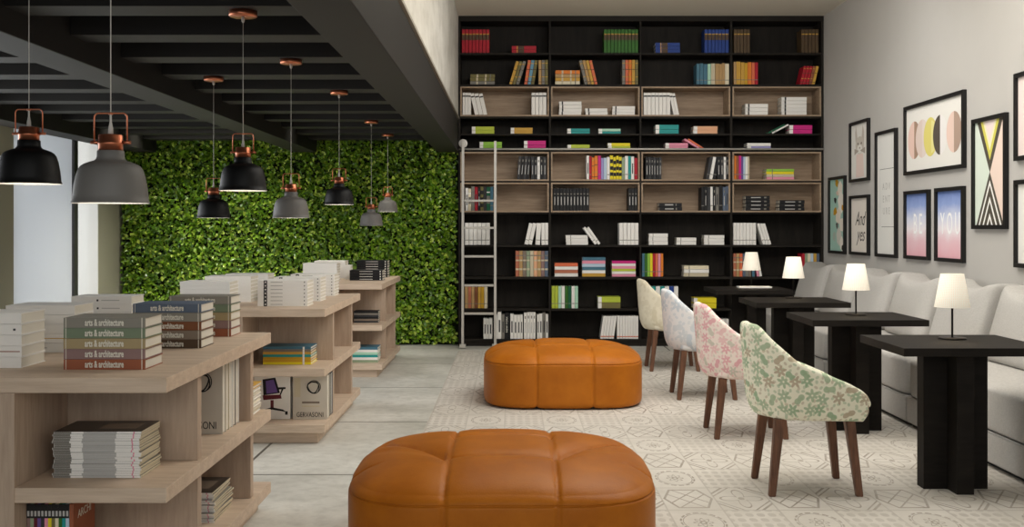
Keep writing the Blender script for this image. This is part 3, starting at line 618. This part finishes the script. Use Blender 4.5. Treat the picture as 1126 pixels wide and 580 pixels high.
# upright rows inside the units
def up_book(x0, x1, y0, y1, z, h, colr, label, group, facing):
    """standing book; facing 'spine' = spine towards -Y, 'cover' = front cover towards -Y"""
    r = empty('book', ((x0+x1)/2, y0, z), label, 'book', group); w = (x1-x0)/2; d = y1-y0; m = BM[colr]; c = .003
    if facing == 'spine':
        MB().box(-w, -w+c, 0, d, 0, h, m).box(w-c, w, 0, d, 0, h, m).box(-w+c, w-c, 0, c, 0, h, m).build('cover', r)
        MB().box(-w+c, w-c, c, d-.004, .004, h-.004, M['paper']).build('pages', r)
    else:
        MB().box(-w, w, 0, c, 0, h, m).box(-w, w, d-c, d, 0, h, m).box(-w, -w+c, c, d-c, 0, h, m).build('cover', r)
        MB().box(-w+c, w-.004, c, d-c, .004, h-.004, M['paper']).build('pages', r)
    return r
x = -1.645; cols = ['mauve', 'sage', 'burgundy', 'purple', 'charcoal', 'pink', 'yellow', 'olive', 'cream', 'green', 'teal', 'pale blue']
for i, cn in enumerate(cols):
    w = .0120; r = up_book(x, x+w*.97, 3.70, 3.89, .1205, .27, cn, '%s book with black head, %s from left, bottom shelf of nearest unit' % (cn, ORD[i]), 'black-headed books, bottom shelf of nearest unit', 'spine'); x += w
    MB().box(-w*.48, w*.48, -.0012, -.0002, .222, .2695, M['ink']).box(-w*.3, w*.3, -.0018, -.001, .229, .247, BM['light grey']).build('head_label', r)
r = up_book(x+.0005, x+.014, 3.70, 3.89, .1205, .27, 'rust', 'rust orange book ending the black-headed row, bottom shelf of nearest unit', 'black-headed books, bottom shelf of nearest unit', 'spine')
text('title', r, (.0078, .095, .225), (PI/2, 0, PI/2), 'ARCHI\nTECTURE'[:5], .04, M['letter'])
def ring_art(r, w, h, d0, mat):
    mb = MB()
    for k in range(3):
        pts = [(w*.1+(.040-.003*k)*math.cos(a)+.004*math.cos(2*a+k*2), d0, h*.74+(.040-.003*k)*math.sin(a)+.004*math.sin(2*a+k)) for a in [2*PI*q/36 for q in range(37)]]
        mb.tube(pts, .0022+.0006*k, mat, 6, caps=False)
    mb.build('cover_drawing', r)
def cover_book(x0, x1, y0, th, z, h, colr, label, group):
    r = up_book(x0, x1, y0, y0+th, z, h, colr, label, group, 'cover')
    return r
g = 'white cover books in side niche of nearest unit'
cols = ['ivory', 'beige', W, 'stone grey', W]
for i, cn in enumerate(cols):
    r = cover_book(-1.432, -1.208, 4.555+i*.055, .0535, .4655, .295-.004*(i % 3), cn, '%s standing book, %s from front, side niche of nearest unit' % (cn, ORD[i]), g)
    if i == 0:
        ring_art(r, .224, .295, -.0005, M['ink']); text('title', r, (0, -.001, .035), (PI/2, 0, 0), 'GERVASONI', .045, M['ink'], xs=.72)
        MB().box(-.09, .02, -.0008, 0, .10, .125, BM['taupe']).box(-.09, -.02, -.0008, 0, .135, .142, BM['grey']).build('cover_print', r)
r0 = cover_book(-1.379, -1.162, 6.865, .07, .1205, .275, 'ivory', 'ivory book with black ring drawing, bottom shelf of middle unit', 'standing books on bottom shelf of middle unit')
ring_art(r0, .217, .275, -.0005, M['ink']); text('title', r0, (0, -.001, .028), (PI/2, 0, 0), 'GERVASONI', .044, M['ink'], xs=.72)
MB().box(-.05, .06, -.0008, 0, .10, .112, BM['taupe']).box(-.05, .06, -.0008, 0, .078, .086, BM['beige']).box(-.1, -.06, -.0008, 0, .14, .26, BM['beige']).build('cover_print', r0)
for i, cn in enumerate(['grey', 'charcoal', 'slate blue']):
    cover_book(-1.372, -1.166, 6.94+i*.05, .048, .1205, .27, cn, '%s standing book, %s behind the ring drawing book, middle unit' % (cn, ORD[i]), 'standing books on bottom shelf of middle unit')
r1 = cover_book(-1.625, -1.395, 6.87, .06, .1205, .275, W, 'white book with purple office chair cover, bottom shelf of middle unit', 'standing books on bottom shelf of middle unit')
mb = MB(); P_ = BM['purple']; B_ = BM['burgundy']; y = -.0006
mb.poly([(-.06, y, .25), (.02, y, .262), (.05, y, .165), (-.055, y, .15)], M['ink']); mb.poly([(-.04, y-.0003, .24), (.01, y-.0003, .25), (.035, y-.0003, .17), (-.035, y-.0003, .16)], P_)
mb.poly([(-.06, y-.0004, .15), (.055, y-.0004, .155), (.06, y-.0004, .13), (-.055, y-.0004, .12)], B_); mb.poly([(.03, y, .20), (.085, y, .202), (.085, y, .19), (.03, y, .186)], M['ink'])
mb.poly([(.06, y, .19), (.072, y, .19), (.05, y, .14), (.042, y, .14)], M['ink']); mb.poly([(-.01, y, .12), (.01, y, .12), (.01, y, .07), (-.01, y, .07)], B_)
mb.poly([(.0, y, .075), (.07, y, .06), (.09, y, .045), (.0, y, .06)], M['ink']); mb.poly([(.082, y, .05), (.098, y, .05), (.098, y, .028), (.082, y, .028)], M['ink']); mb.poly([(.0, y, .075), (-.08, y, .055), (-.08, y, .045), (.0, y, .06)], M['ink'])
mb.build('cover_picture', r1, fix=False)
stack_at(-1.565, -1.264, 6.856, .578, .4655, ['yellow', 'ochre', 'ochre', 'teal', 'gold', 'taupe', 'dusty blue'], .215, 'bright stack, middle shelf of middle unit', 'bright books, middle shelf of middle unit', None, ((.83, .87, 'white'),), .02)
stack_at(-1.43, -1.21, 9.867, .57, .4655, ['charcoal', 'taupe', K, 'charcoal', 'grey', K], .155, 'dark stack, middle shelf of farthest unit', 'dark books on farthest unit', None, (), .02)
stack_at(-1.43, -1.20, 9.745, .258, .1205, ['sage', W, 'teal', 'mint', W, 'dusty blue'], .22, 'pale stack, bottom shelf of farthest unit', 'pale books on farthest unit', None, (), .03)

# the thinnest, most distant shelf books beyond the first 300 become one object
allb = [o for o in COL.objects if o.get('category') == 'book']
small = [o for o in allb if o.type == 'MESH' and not o.children]
bpy.context.view_layer.update()
size = {}
for o in small: size.setdefault(o['group'], []).append(o.dimensions.x*o.dimensions.z)
rank = sorted(small, key=lambda o: (sum(size[o['group']])/len(size[o['group']]), o['group']), reverse=True)
keep = 300-(len(allb)-len(small))
bm = bmesh.new(); mats = []
for o in rank[keep:]:
    me = o.data.copy(); me.transform(o.matrix_world); n0 = len(bm.faces); bm.from_mesh(me); bm.faces.ensure_lookup_table()
    for f in bm.faces[n0:]:
        m = o.data.materials[f.material_index]
        if m not in mats: mats.append(m)
        f.material_index = mats.index(m)
    bpy.data.objects.remove(o); bpy.data.meshes.remove(me)
me = bpy.data.meshes.new('shelf_books'); bm.to_mesh(me); bm.free()
for m in mats: me.materials.append(m)
o = bpy.data.objects.new('shelf_books', me); COL.objects.link(o)
tag(o, 'the many thin small books filling the rest of the black bookcase shelves', 'books', None, 'stuff')

# ---------------------------------------------------------------- ottomans
def make_ottoman(loc, label):
    r = empty('ottoman', loc, label, 'ottoman', 'tan leather ottomans')
    hx = hy = .60; hz = .222
    nrm = lambda x, y, z: ((abs(x)**3.7+abs(y)**3.7)**(6/3.7)+abs(z)**6)**(1/6) if z > 0 else ((abs(x)**3.7+abs(y)**3.7)**(16/3.7)+abs(z)**16)**(1/16)
    def seg(x, y, ax, ay, bx, by):
        t = max(0, min(1, ((x-ax)*(bx-ax)+(y-ay)*(by-ay))/((bx-ax)**2+(by-ay)**2)))
        return math.hypot(x-ax-t*(bx-ax), y-ay-t*(by-ay))
    def warp(q, p):
        x, y, z = q.x, q.y, q.z; rr = math.hypot(x/hx, y/hy); g = 0
        def groove(d, a=.013, b=.006): return a*math.exp(-(d/.007)**2)+b*math.exp(-(d/.045)**2)
        g += max(groove(x-.205), groove(x+.205))
        if abs(x) > .45: g += max(groove(y-.205), groove(y+.205))*min(1, (abs(x)-.45)/.1)
        if z > .1:
            if abs(x) < .215: g += max(groove(abs(y)-.205, .012, .008), 0)
            else: g += groove(seg(abs(x), y, .205, -.205, .52, .27), .014, .016)+groove(seg(abs(x), y, .205, -.205, .47, .02), .0, .008)
        if rr > .8: g += .006*math.exp(-((z-.125)/.006)**2)
        n = Vector((x/hx**2*abs(x/hx)**2, y/hy**2*abs(y/hy)**2, z/hz**2*abs(z/hz)**5)).normalized()
        q = q-n*g
        if z > .08: q.z -= .060*max(0, rr-.28)**1.2*min(1, (z-.08)/.1)
        q.z = max(q.z, -hz)
        return q
    MB().sbox((0, 0, hz+.008), (hx, hy, hz), M['leather'], nrm, 130, warp).build('cushion', r)
    return r
make_ottoman((-.039, 4.47, 0), 'tan leather ottoman in the foreground, cut off by bottom edge')
make_ottoman((.384, 8.46, 0), 'tan leather ottoman standing near the bookcase')

# ---------------------------------------------------------------- tub chairs
def interp(pts, x):
    if x <= pts[0][0]: return pts[0][1]
    for (a, b), (c, d) in zip(pts[:-1], pts[1:]):
        if x <= c: return b+(d-b)*(x-a)/(c-a)
    return pts[-1][1]
HP = [(-.34, .852), (-.29, .845), (-.23, .775), (-.104, .672), (.057, .608), (.16, .565), (.217, .53), (.24, .495), (.252, .45)]
def make_chair(y, mat, label, rz=0):
    r = empty('tub_chair', (1.49, y, 0), label, 'chair', 'floral tub chairs', rz)
    plan = []
    for i in range(8): plan.append((.25-.25*i/8, -.255))
    for i in range(33):
        a = -PI/2-PI*i/32; plan.append((.30*math.cos(a), .255*math.sin(a)))
    for i in range(1, 9): plan.append((.25*i/8, .255))
    mb = MB(); uvl = mb.bm.loops.layers.uv.new('UVMap'); NV = 9; grid = []; uvs = {}
    s = 0; prev = None; mi = mb.slot(mat)
    for (px, py) in plan:
        if prev: s += math.hypot(px-prev[0], py-prev[1])
        prev = (px, py); col = []
        h = interp(HP, px*1.12 if px < 0 else px)
        for j in range(NV):
            t = j/(NV-1); z = .372+(h-.372)*t
            hh = (z-.372)/.48
            k = .86+.14*min(1, (z-.372)/.10)**.5 if z < .48 else 1
            lean = 1+.13*hh if px < 0 else 1
            X = px*k*lean*(.96 if px < 0 else 1)-(0 if px > 0 else .005); Y = py*k*(1+.02*math.sin(PI*min(1, hh)))
            if px > .2: X = .22+(px-.2)*.6*math.sin(PI*min(1, .25+.75*(1-t)))
            v = mb.bm.verts.new((X, Y, z)); uvs[v] = (s, z); col.append(v)
        grid.append(col)
    for a, b in zip(grid[:-1], grid[1:]):
        for j in range(NV-1):
            f = mb.bm.faces.new([a[j], b[j], b[j+1], a[j+1]]); f.smooth = True; f.material_index = mi
            for l in f.loops: l[uvl].uv = uvs[l.vert]
    bmesh.ops.recalc_face_normals(mb.bm, faces=mb.bm.faces)
    f0 = mb.bm.faces[:][0] if False else None
    o = mb.build('shell', r, fix=False)
    if o.data.polygons[0].normal.y > 0: o.data.flip_normals()
    sm = o.modifiers.new('thickness', 'SOLIDIFY'); sm.thickness = .045; sm.offset = -1
    sb = o.modifiers.new('soft', 'SUBSURF'); sb.levels = 2; sb.render_levels = 2
    mb = MB(); uvl = mb.bm.loops.layers.uv.new('UVMap')
    def warp(q, p):
        q.x = q.x*(1-.0); return q
    mb.sbox((.01, 0, .425), (.225, .215, .052), mat, lambda x, y, z: (abs(x)**5+abs(y)**5+abs(z)**5)**.2, 12)
    for f in mb.bm.faces:
        for l in f.loops: l[uvl].uv = (l.vert.co.x, l.vert.co.y)
    mb.build('seat', r)
    for (fx, fy) in ((-.2145, -.1925), (.2145, -.1925), (-.2145, .1925), (.2145, .1925)):
        mb = MB(); tx, ty = fx*.80, fy*.86; wt, wb = .024, .0165; i = mb.slot(M['walnut'])
        a = [mb.bm.verts.new((fx+dx*wb, fy+dy*wb, .0085)) for dx, dy in ((-1, -1), (1, -1), (1, 1), (-1, 1))]
        b = [mb.bm.verts.new((tx+dx*wt, ty+dy*wt, .385)) for dx, dy in ((-1, -1), (1, -1), (1, 1), (-1, 1))]
        for q in range(4): mb.bm.faces.new([a[q], a[(q+1) % 4], b[(q+1) % 4], b[q]])
        mb.bm.faces.new(a); mb.bm.faces.new(b)
        bmesh.ops.bevel(mb.bm, geom=mb.bm.edges[:], offset=.003, segments=2, affect='EDGES')
        mb.build('leg', r)
    return r
make_chair(5.55, M['fab_green'], 'cream tub chair with green and brown floral print')
make_chair(6.99, M['fab_pink'], 'tub chair with pink floral print')
make_chair(8.53, M['fab_blue'], 'white and pale blue patterned tub chair')
make_chair(10.18, M['fab_cream'], 'plain cream tub chair nearest the bookcase')

# ---------------------------------------------------------------- tables and lamps
TY = [5.55, 7.13, 8.70, 10.35]
TL = ['black square table nearest the camera', 'black square table level with the pink chair', 'third black square table from the camera', 'black square table nearest the bookcase']
def make_table():
    r = empty('cafe_table', (2.238, TY[0], 0), TL[0], 'table', 'black pedestal tables')
    MB().box(-.363, .363, -.33, .33, .71, .75, M['table'], .002).build('tabletop', r)
    mb = MB().box(-.162, .162, -.045, .045, .008, .71, M['table'], .002).box(-.043, .043, -.165, -.045, .008, .71, M['table'], .002).box(-.043, .043, .045, .165, .008, .71, M['table'], .002)
    mb.build('pedestal', r)
    return r
t0 = make_table()
for i in (1, 2, 3): dup(t0, (2.238, TY[i], 0), TL[i])
LP = [(2.283, 5.66), (2.272, 7.21), (2.295, 8.90), (2.315, 10.55)]
LL = ['small lit table lamp on the nearest black table', 'small lit table lamp, second from the camera', 'small lit table lamp, third from the camera', 'small lit table lamp on table nearest the bookcase']
def make_lamp():
    r = empty('table_lamp', LP[0]+(.75,), LL[0], 'lamp', 'table lamps')
    MB().lathe([(0, .0005), (.07, .0005), (.07, .006), (.066, .009), (0, .009)], M['lamp_metal'], 40).build('base', r)
    MB().lathe([(.0055, .008), (.0055, .235), (.012, .237), (.012, .26), (0, .262)], M['lamp_metal'], 14).build('stem', r)
    MB().lathe([(.089, .165), (.0575, .338), (.0565, .338), (.088, .165), (.089, .165)], M['shade'], 48).build('lamp_shade', r)
    mb = MB()
    for k in range(3): mb.tube([(.010*math.cos(k*2.094), .010*math.sin(k*2.094), .258), (.070*math.cos(k*2.094), .070*math.sin(k*2.094), .262)], .0015, M['lamp_metal'], 6)
    mb.build('shade_carrier', r)
    MB().lathe([(0, .262), (.012, .264), (.022, .285), (.016, .305), (0, .312)], M['bulb'], 16).build('bulb', r)
    return r
l0 = make_lamp()
for i in (1, 2, 3): dup(l0, LP[i]+(.75,), LL[i])
for (x, y) in LP:
    l = bpy.data.lights.new('lamp_glow', 'POINT'); l.energy = 1.6; l.color = (1, .8, .55); l.shadow_soft_size = .02
    o = bpy.data.objects.new('lamp_glow', l); COL.objects.link(o); o.location = (x, y, .99)
tag(MB().box(2.16, 2.47, 10.36, 10.50, .7505, .764, BM['white'], .001).build('magazine'), 'closed white magazine lying in front of lamp on table nearest the bookcase', 'magazine')

# ---------------------------------------------------------------- banquette sofa
SY = [3.45, 5.36, 7.262, 9.17, 11.08, 12.12]
SLAB = ['pale grey sofa section at right edge of photo', 'pale grey sofa section behind the nearest table', 'pale grey sofa section beside the second table', 'pale grey sofa section beside the third table', 'short pale grey sofa section against the bookcase']
for i in range(5):
    y0, y1 = SY[i], SY[i+1]; ym = (y0+y1)/2; hl = (y1-y0)/2-.006
    r = empty('sofa_section', (3.03, ym, 0), SLAB[i], 'sofa', 'banquette sofa sections')
    n6 = lambda x, y, z: (abs(x)**18+abs(y)**18+abs(z)**18)**(1/18)
    MB().box(-.37, .43, -hl+.02, hl-.02, .009 if y0 < 11.6 else .001, .035, M['gap']).build('shadow_gap', r)  # dark strip in place of the shadow gap below the base
    MB().box(-.41, .44, -hl, hl, .034, .206, M['linen'], .014).build('base', r)
    def wq(q, p):
        if q.z > 0: q.z += .012*(1-abs(p[0])**3)*(1-abs(p[1])**6)
        return q
    MB().sbox((.015, 0, .330), (.425, hl, .122), M['linen'], n6, 18, wq).build('seat_cushion', r)
    MB().tube([(-.408, -hl+.03, .2065), (-.408, hl-.03, .2065)], .004, M['linen'], 8).build('piping', r)
    MB().box(.33, .44, -hl, hl, .452, .80, M['linen'], .02).build('back_frame', r)
    m = 2 if hl > .7 else 1
    for j in range(m):
        w = (2*hl)/m; yc = -hl+w*(j+.5)
        def wb(q, p):
            tz = max(0, p[2]); q.z += (.06*abs(p[1])**2.2-.03)*tz**2
            q.x += .07*(q.z/.24)+(.015*abs(p[1])**4)
            return q
        o = MB().sbox((.215, yc, .695), (.135, w/2-.062, .235), M['linen'], lambda x, y, z: (abs(x)**5+(abs(y)**14+abs(z)**14)**(5/14))**.2, 22, wb).build('back_cushion', r)

# ---------------------------------------------------------------- pendant lights
def pend_parts(shade_mat, name, loc, label, top, group):
    r = empty('pendant_light', loc, label, 'pendant light', group)
    prof = [(.1045, 0), (.1045, .004), (.1020, .006), (.1005, .022), (.0975, .045), (.093, .068), (.0865, .087), (.080, .096), (.070, .102), (.056, .107), (.044, .1105), (.0390, .115), (.0372, .121), (.0365, .1355), (.034, .137), (0, .137)]
    MB().lathe(prof, shade_mat, 56).build('shade', r)
    inn = [(.1040, .0002), (.100, .004), (.0985, .022), (.0955, .045), (.091, .067), (.0845, .085), (.078, .093), (.068, .0985), (.054, .1035), (0, .108)]
    MB().lathe(inn, M['white_enamel'], 56).build('shade_lining', r)
    MB().lathe([(.0, .137), (.033, .137), (.033, .152), (.0345, .153), (.0345, .157), (.033, .158), (.033, .176), (.031, .178), (0, .178)], M['copper'], 32).build('cap', r)
    mb = MB(); pts = [(-.046, 0, .158), (-.046, 0, .222)]
    for q in range(1, 6): a = PI-q*PI/2/5; pts.append((-.034+.012*math.cos(a), 0, .222+.012*math.sin(a)))
    for q in range(0, 6): a = PI/2-q*PI/2/5; pts.append((.034+.012*math.cos(a), 0, .222+.012*math.sin(a)))
    pts += [(.046, 0, .158)]
    mb.tube(pts, .0023, M['copper'], 8); mb.build('handle', r)
    for s in (-1, 1): MB().tube([(s*.032, 0, .158), (s*.056, 0, .158)], .0045, M['copper'], 10).build('knob', r)
    MB().lathe([(0, .178), (.0075, .178), (.0065, .195), (.003, .212), (.003, .234)], M['cord'], 12).lathe([(.0, .236), (.006, .236), (.006, .23), (.003, .23)], M['copper'], 12).build('cord_grip', r)
    MB().tube([(0, 0, .21), (0, 0, top-loc[2]-.02)], .0016, M['cord'], 8).build('cord', r)
    z = top-loc[2]
    MB().lathe([(0, z-.0005), (.062, z-.0005), (.062, z-.022), (.058, z-.026), (0, z-.026)], M['copper'], 36).build('canopy', r)
    MB().lathe([(0, z-.024), (.008, z-.026), (.007, z-.045), (.003, z-.052), (0, z-.052)], M['cord'], 12).build('canopy_grip', r)
    MB().lathe([(0, .045), (.022, .055), (.028, .075), (.018, .1), (.014, .118)], M['bulb'], 16).build('bulb', r)
    for ch in r.children:
        if not ch.name.startswith(('cord.', 'canopy')) and ch.name != 'cord': ch.data.transform(Matrix.Diagonal((1, 1, 1.08, 1)))
    l = bpy.data.lights.new('pendant_glow', 'POINT'); l.energy = .6; l.color = (1, .96, .9); l.shadow_soft_size = .03
    o = bpy.data.objects.new('pendant_glow', l); COL.objects.link(o); o.location = (loc[0], loc[1], loc[2]+.02)
    return r
G_, B_ = M['grey_enamel'], M['black_enamel']
for (mt, loc, top, lab) in (
    (B_, (-1.633, 3.69, 1.476), 2.56, 'black pendant light at the left edge of photo'), (G_, (-1.125, 3.06, 1.397), 2.56, 'large grey pendant light nearest the camera'),
    (B_, (-1.19, 4.83, 1.491), 2.287, 'black pendant light hanging high, its shade large before the plant wall'), (G_, (-1.261, 6.23, 1.383), 2.287, 'grey pendant light in the middle of the row'),
    (B_, (-1.90, 6.95, 1.389), 2.287, 'small black pendant light just left of and behind the large black one'), (B_, (-1.213, 7.66, 1.488), 2.287, 'small black pendant light right of the middle grey one'),
    (G_, (-1.262, 9.79, 1.342), 2.287, 'small grey pendant light hanging lower of the two farthest'), (G_, (-1.275, 11.2, 1.488), 2.287, 'smallest grey pendant light farthest away')):
    pend_parts(mt, 'pendant', loc, lab, top, 'pendant lights')

# ---------------------------------------------------------------- framed prints on the right wall
FX = XR
CM = {}
def cm(rgb):
    if rgb not in CM: CM[rgb] = plain('print_colour', rgb, .8, spec=.2)
    return CM[rgb]
k = NT('sunset_gradient'); tc = k.n('ShaderNodeTexCoord'); s_ = k.n('ShaderNodeSeparateXYZ'); k.link(tc.outputs['Object'], s_.inputs[0])
nz = k.noise(tc.outputs['Object'], 6, 5, .6); zf = k.math('ADD', k.math('DIVIDE', k.math('ADD', s_.outputs[2], .27), .54), k.math('MULTIPLY', k.math('SUBTRACT', nz, .5), .22))
cr = k.n('ShaderNodeValToRGB'); k.link(zf, cr.inputs[0]); e = cr.color_ramp.elements
e[0].position = 0; e[0].color = lin((236, 178, 188)); e[1].position = 1; e[1].color = lin((96, 122, 186))
for p_, c_ in ((.25, (236, 198, 206)), (.42, (244, 236, 240)), (.62, (216, 221, 240)), (.8, (146, 166, 216))): q = e.new(p_); q.color = lin(c_)
k.link(cr.outputs[0], k.b.inputs['Base Color']); k.b.inputs['Roughness'].default_value = .7; M['sunset'] = k.m

def make_frame(ya, yb, z0, z1, label, shapes, paper=(232, 229, 222), texts=(), mat=None, fw=.03):
    """ya = far edge, yb = near edge on the wall; shapes in picture units (u to the right, v up, -1..1)"""
    yc, zc = (ya+yb)/2, (z0+z1)/2; hw_, hh_ = (ya-yb)/2, (z1-z0)/2
    r = empty('picture_frame', (FX, yc, zc), label, 'picture', 'framed prints on the right wall'); d = .032
    mb = MB(); m = M['black_frame']
    mb.box(-d, -.001, -hw_, -hw_+fw, -hh_, hh_, m).box(-d, -.001, hw_-fw, hw_, -hh_, hh_, m).box(-d, -.001, -hw_+fw, hw_-fw, hh_-fw, hh_, m).box(-d, -.001, -hw_+fw, hw_-fw, -hh_, -hh_+fw, m)
    mb.build('frame', r)
    iw, ih = hw_-fw, hh_-fw
    mb = MB().box(-.012, -.001, -iw, iw, -ih, ih, mat or cm(paper))
    for q, (pts, colr) in enumerate(shapes):
        mb.poly([(-.0122-.00012*q, -u*iw, v*ih) for u, v in pts], cm(colr))
    mb.build('print', r, fix=False)
    for (body, u, v, size, colr, xs, sh) in texts:
        text('lettering', r, (-.0131, -u*iw, v*ih), (PI/2, 0, -PI/2), body, size, cm(colr), xs=xs, shear=sh)
    return r
def oval(cu, cv, ru, rv, a0=0, a1=360, n=28): return [(cu+ru*math.cos(math.radians(a0+(a1-a0)*i/n)), cv+rv*math.sin(math.radians(a0+(a1-a0)*i/n))) for i in range(n+1 if a1-a0 < 360 else n)]
fl = []
rnd = random.Random(4)
for (cu, cv, sc, c_) in ((.35, .75, .5, (236, 228, 212)), (.5, .35, .55, (240, 234, 222)), (.1, -.05, .45, (232, 222, 206)), (.55, -.25, .5, (238, 228, 214)), (.2, -.62, .5, (214, 210, 198)), (.6, -.8, .45, (238, 230, 218)),
                         (-.1, .9, .28, (196, 150, 40)), (-.35, .1, .3, (196, 146, 30)), (.7, .2, .22, (214, 160, 40)), (-.3, .42, .2, (50, 52, 50)), (-.05, -.28, .2, (90, 92, 86)), (.75, -.92, .2, (60, 56, 50)), (-.45, -.6, .25, (180, 190, 176)), (.0, .62, .2, (222, 200, 180))):
    a0 = rnd.uniform(0, 6); fl.append(([(max(-1, min(1, cu+sc*rnd.uniform(.55, 1)*math.cos(a0+i*PI/3)*1.05)), max(-1, min(1, cv+sc*.62*rnd.uniform(.5, 1)*math.sin(a0+i*PI/3)))) for i in range(6)], c_))
make_frame(11.92, 11.34, 1.048, 1.869, 'framed floral print in teal, cream and ochre beside the bookcase', fl, (168, 204, 190))
cat = [([(-.55, .72), (-.45, .95), (-.25, .45), (-.5, .35)], (200, 190, 178)), ([(.35, .95), (.5, .7), (.5, .3), (.22, .45)], (200, 190, 178)), (oval(0, .22, .5, .32), (206, 198, 186)), (oval(.0, .08, .3, .16), (234, 230, 222)),
       ([(-.45, -.95), (-.4, -.1), (.4, -.1), (.5, -.95)], (236, 214, 204)), ([(-.62, .12), (-.1, .02), (-.62, -.12)], (176, 166, 154)), ([(.62, .12), (.05, .02), (.62, -.12)], (176, 166, 154)), (oval(-.2, .28, .07, .045), (120, 110, 100)), (oval(.2, .28, .07, .045), (120, 110, 100)), (oval(0, .12, .06, .035), (150, 130, 120))]
make_frame(11.18, 10.59, 1.786, 2.392, 'framed pale print of an animal with tall ears', cat)
make_frame(11.18, 10.59, 1.052, 1.648, 'framed handwritten lettering print below the animal print', [], (232, 224, 214), (('And', .02, .22, .2, (78, 74, 70), .85, .5), ('yes', .1, -.36, .2, (96, 90, 86), .9, .5)))
lnA = [([(-.72, .42), (.8, .42), (.8, .413), (-.72, .413)], (60, 58, 56)), ([(-.55, -.545), (.85, -.545), (.85, -.552), (-.55, -.552)], (60, 58, 56)), ([(.78, .42), (.8, .42), (.8, -.552), (.78, -.552)], (196, 194, 190)), ([(-.72, .42), (-.7, .42), (-.7, -.552), (-.72, -.552)], (196, 194, 190))]
make_frame(10.385, 9.83, 1.051, 2.227, 'tall framed white print with thin spaced grey lettering', lnA, (228, 227, 222), (('A D V', .0, .12, .09, (190, 188, 184), .9, 0), ('E N T', .0, -.09, .09, (190, 188, 184), .9, 0), ('U R E', .0, -.29, .09, (190, 188, 184), .9, 0)))
mo = []
for (cu, a_, b_) in ((-.70, (232, 200, 186), (166, 138, 118)), (-.4, (222, 204, 194), (226, 212, 204)), (-.1, (222, 210, 120), (222, 210, 120)), (.24, (88, 80, 72), (236, 232, 228)), (.70, (232, 204, 190), (176, 152, 136))):
    mo.append((oval(cu, -.02, .245, .6, 90, 270), a_)); mo.append((oval(cu, -.02, .245, .6, -90, 90), b_))
    if cu in (-.1,): mo.append((oval(cu+.03, -.02, .2, .5, -90, 90), (230, 222, 150)))
make_frame(9.62, 8.35, 1.785, 2.385, 'large framed print of a row of half-shaded ovals', mo)
make_frame(9.62, 9.06, 1.054, 1.645, 'framed blue to pink print reading BE', [], texts=(('B E', .05, 0, .25, (252, 252, 253), .62, 0),), mat=M['sunset'])
make_frame(8.92, 8.36, 1.054, 1.647, 'framed blue to pink print reading YOU', [], texts=(('Y O U', .0, 0, .25, (252, 252, 253), .58, 0),), mat=M['sunset'])
dk = (84, 78, 68); tri = [([(-1, -1), (0, 0.02), (-1, 1)], (216, 226, 212)), ([(-1, 1), (-.85, 1), (0, .02), (-.85, -1), (-1, -1)], (216, 226, 212)), ([(1, 1), (.85, 1), (0, .02), (.85, -1), (1, -1)], (236, 214, 200)),
      ([(-.85, 1), (.85, 1), (0, .0)], dk), ([(-.62, 1), (.62, 1), (0, .24)], (214, 206, 96)), ([(-.46, 1), (.46, 1), (0, .42)], (240, 234, 190)), ([(-.36, 1), (.36, 1), (0, .55)], (236, 220, 214)), ([(-.9, -1), (.9, -1), (0, .02)], dk)]
for i, q in enumerate((.76, .62, .48, .34, .20)):
    tri.append(([(-q-.0, -1), (q, -1), (0, -1+q*1.13)], (242, 240, 234) if i % 2 == 0 else dk)); q2 = q-.09; tri.append(([(-q2, -1), (q2, -1), (0, -1+q2*1.13)], dk))
make_frame(8.2, 7.64, 1.316, 2.136, 'framed geometric print of stacked triangles in yellow, mint and pink', tri)
make_frame(7.508, 6.24, 1.785, 2.383, 'framed pale pink print cut by right edge, upper of two', [], (232, 216, 210))
make_frame(7.508, 6.95, 1.054, 1.652, 'framed white print cut by right edge, lower of two', [([(.15, .62), (.3, .66), (.28, .5), (.16, .48)], (90, 86, 84))], (232, 230, 224))
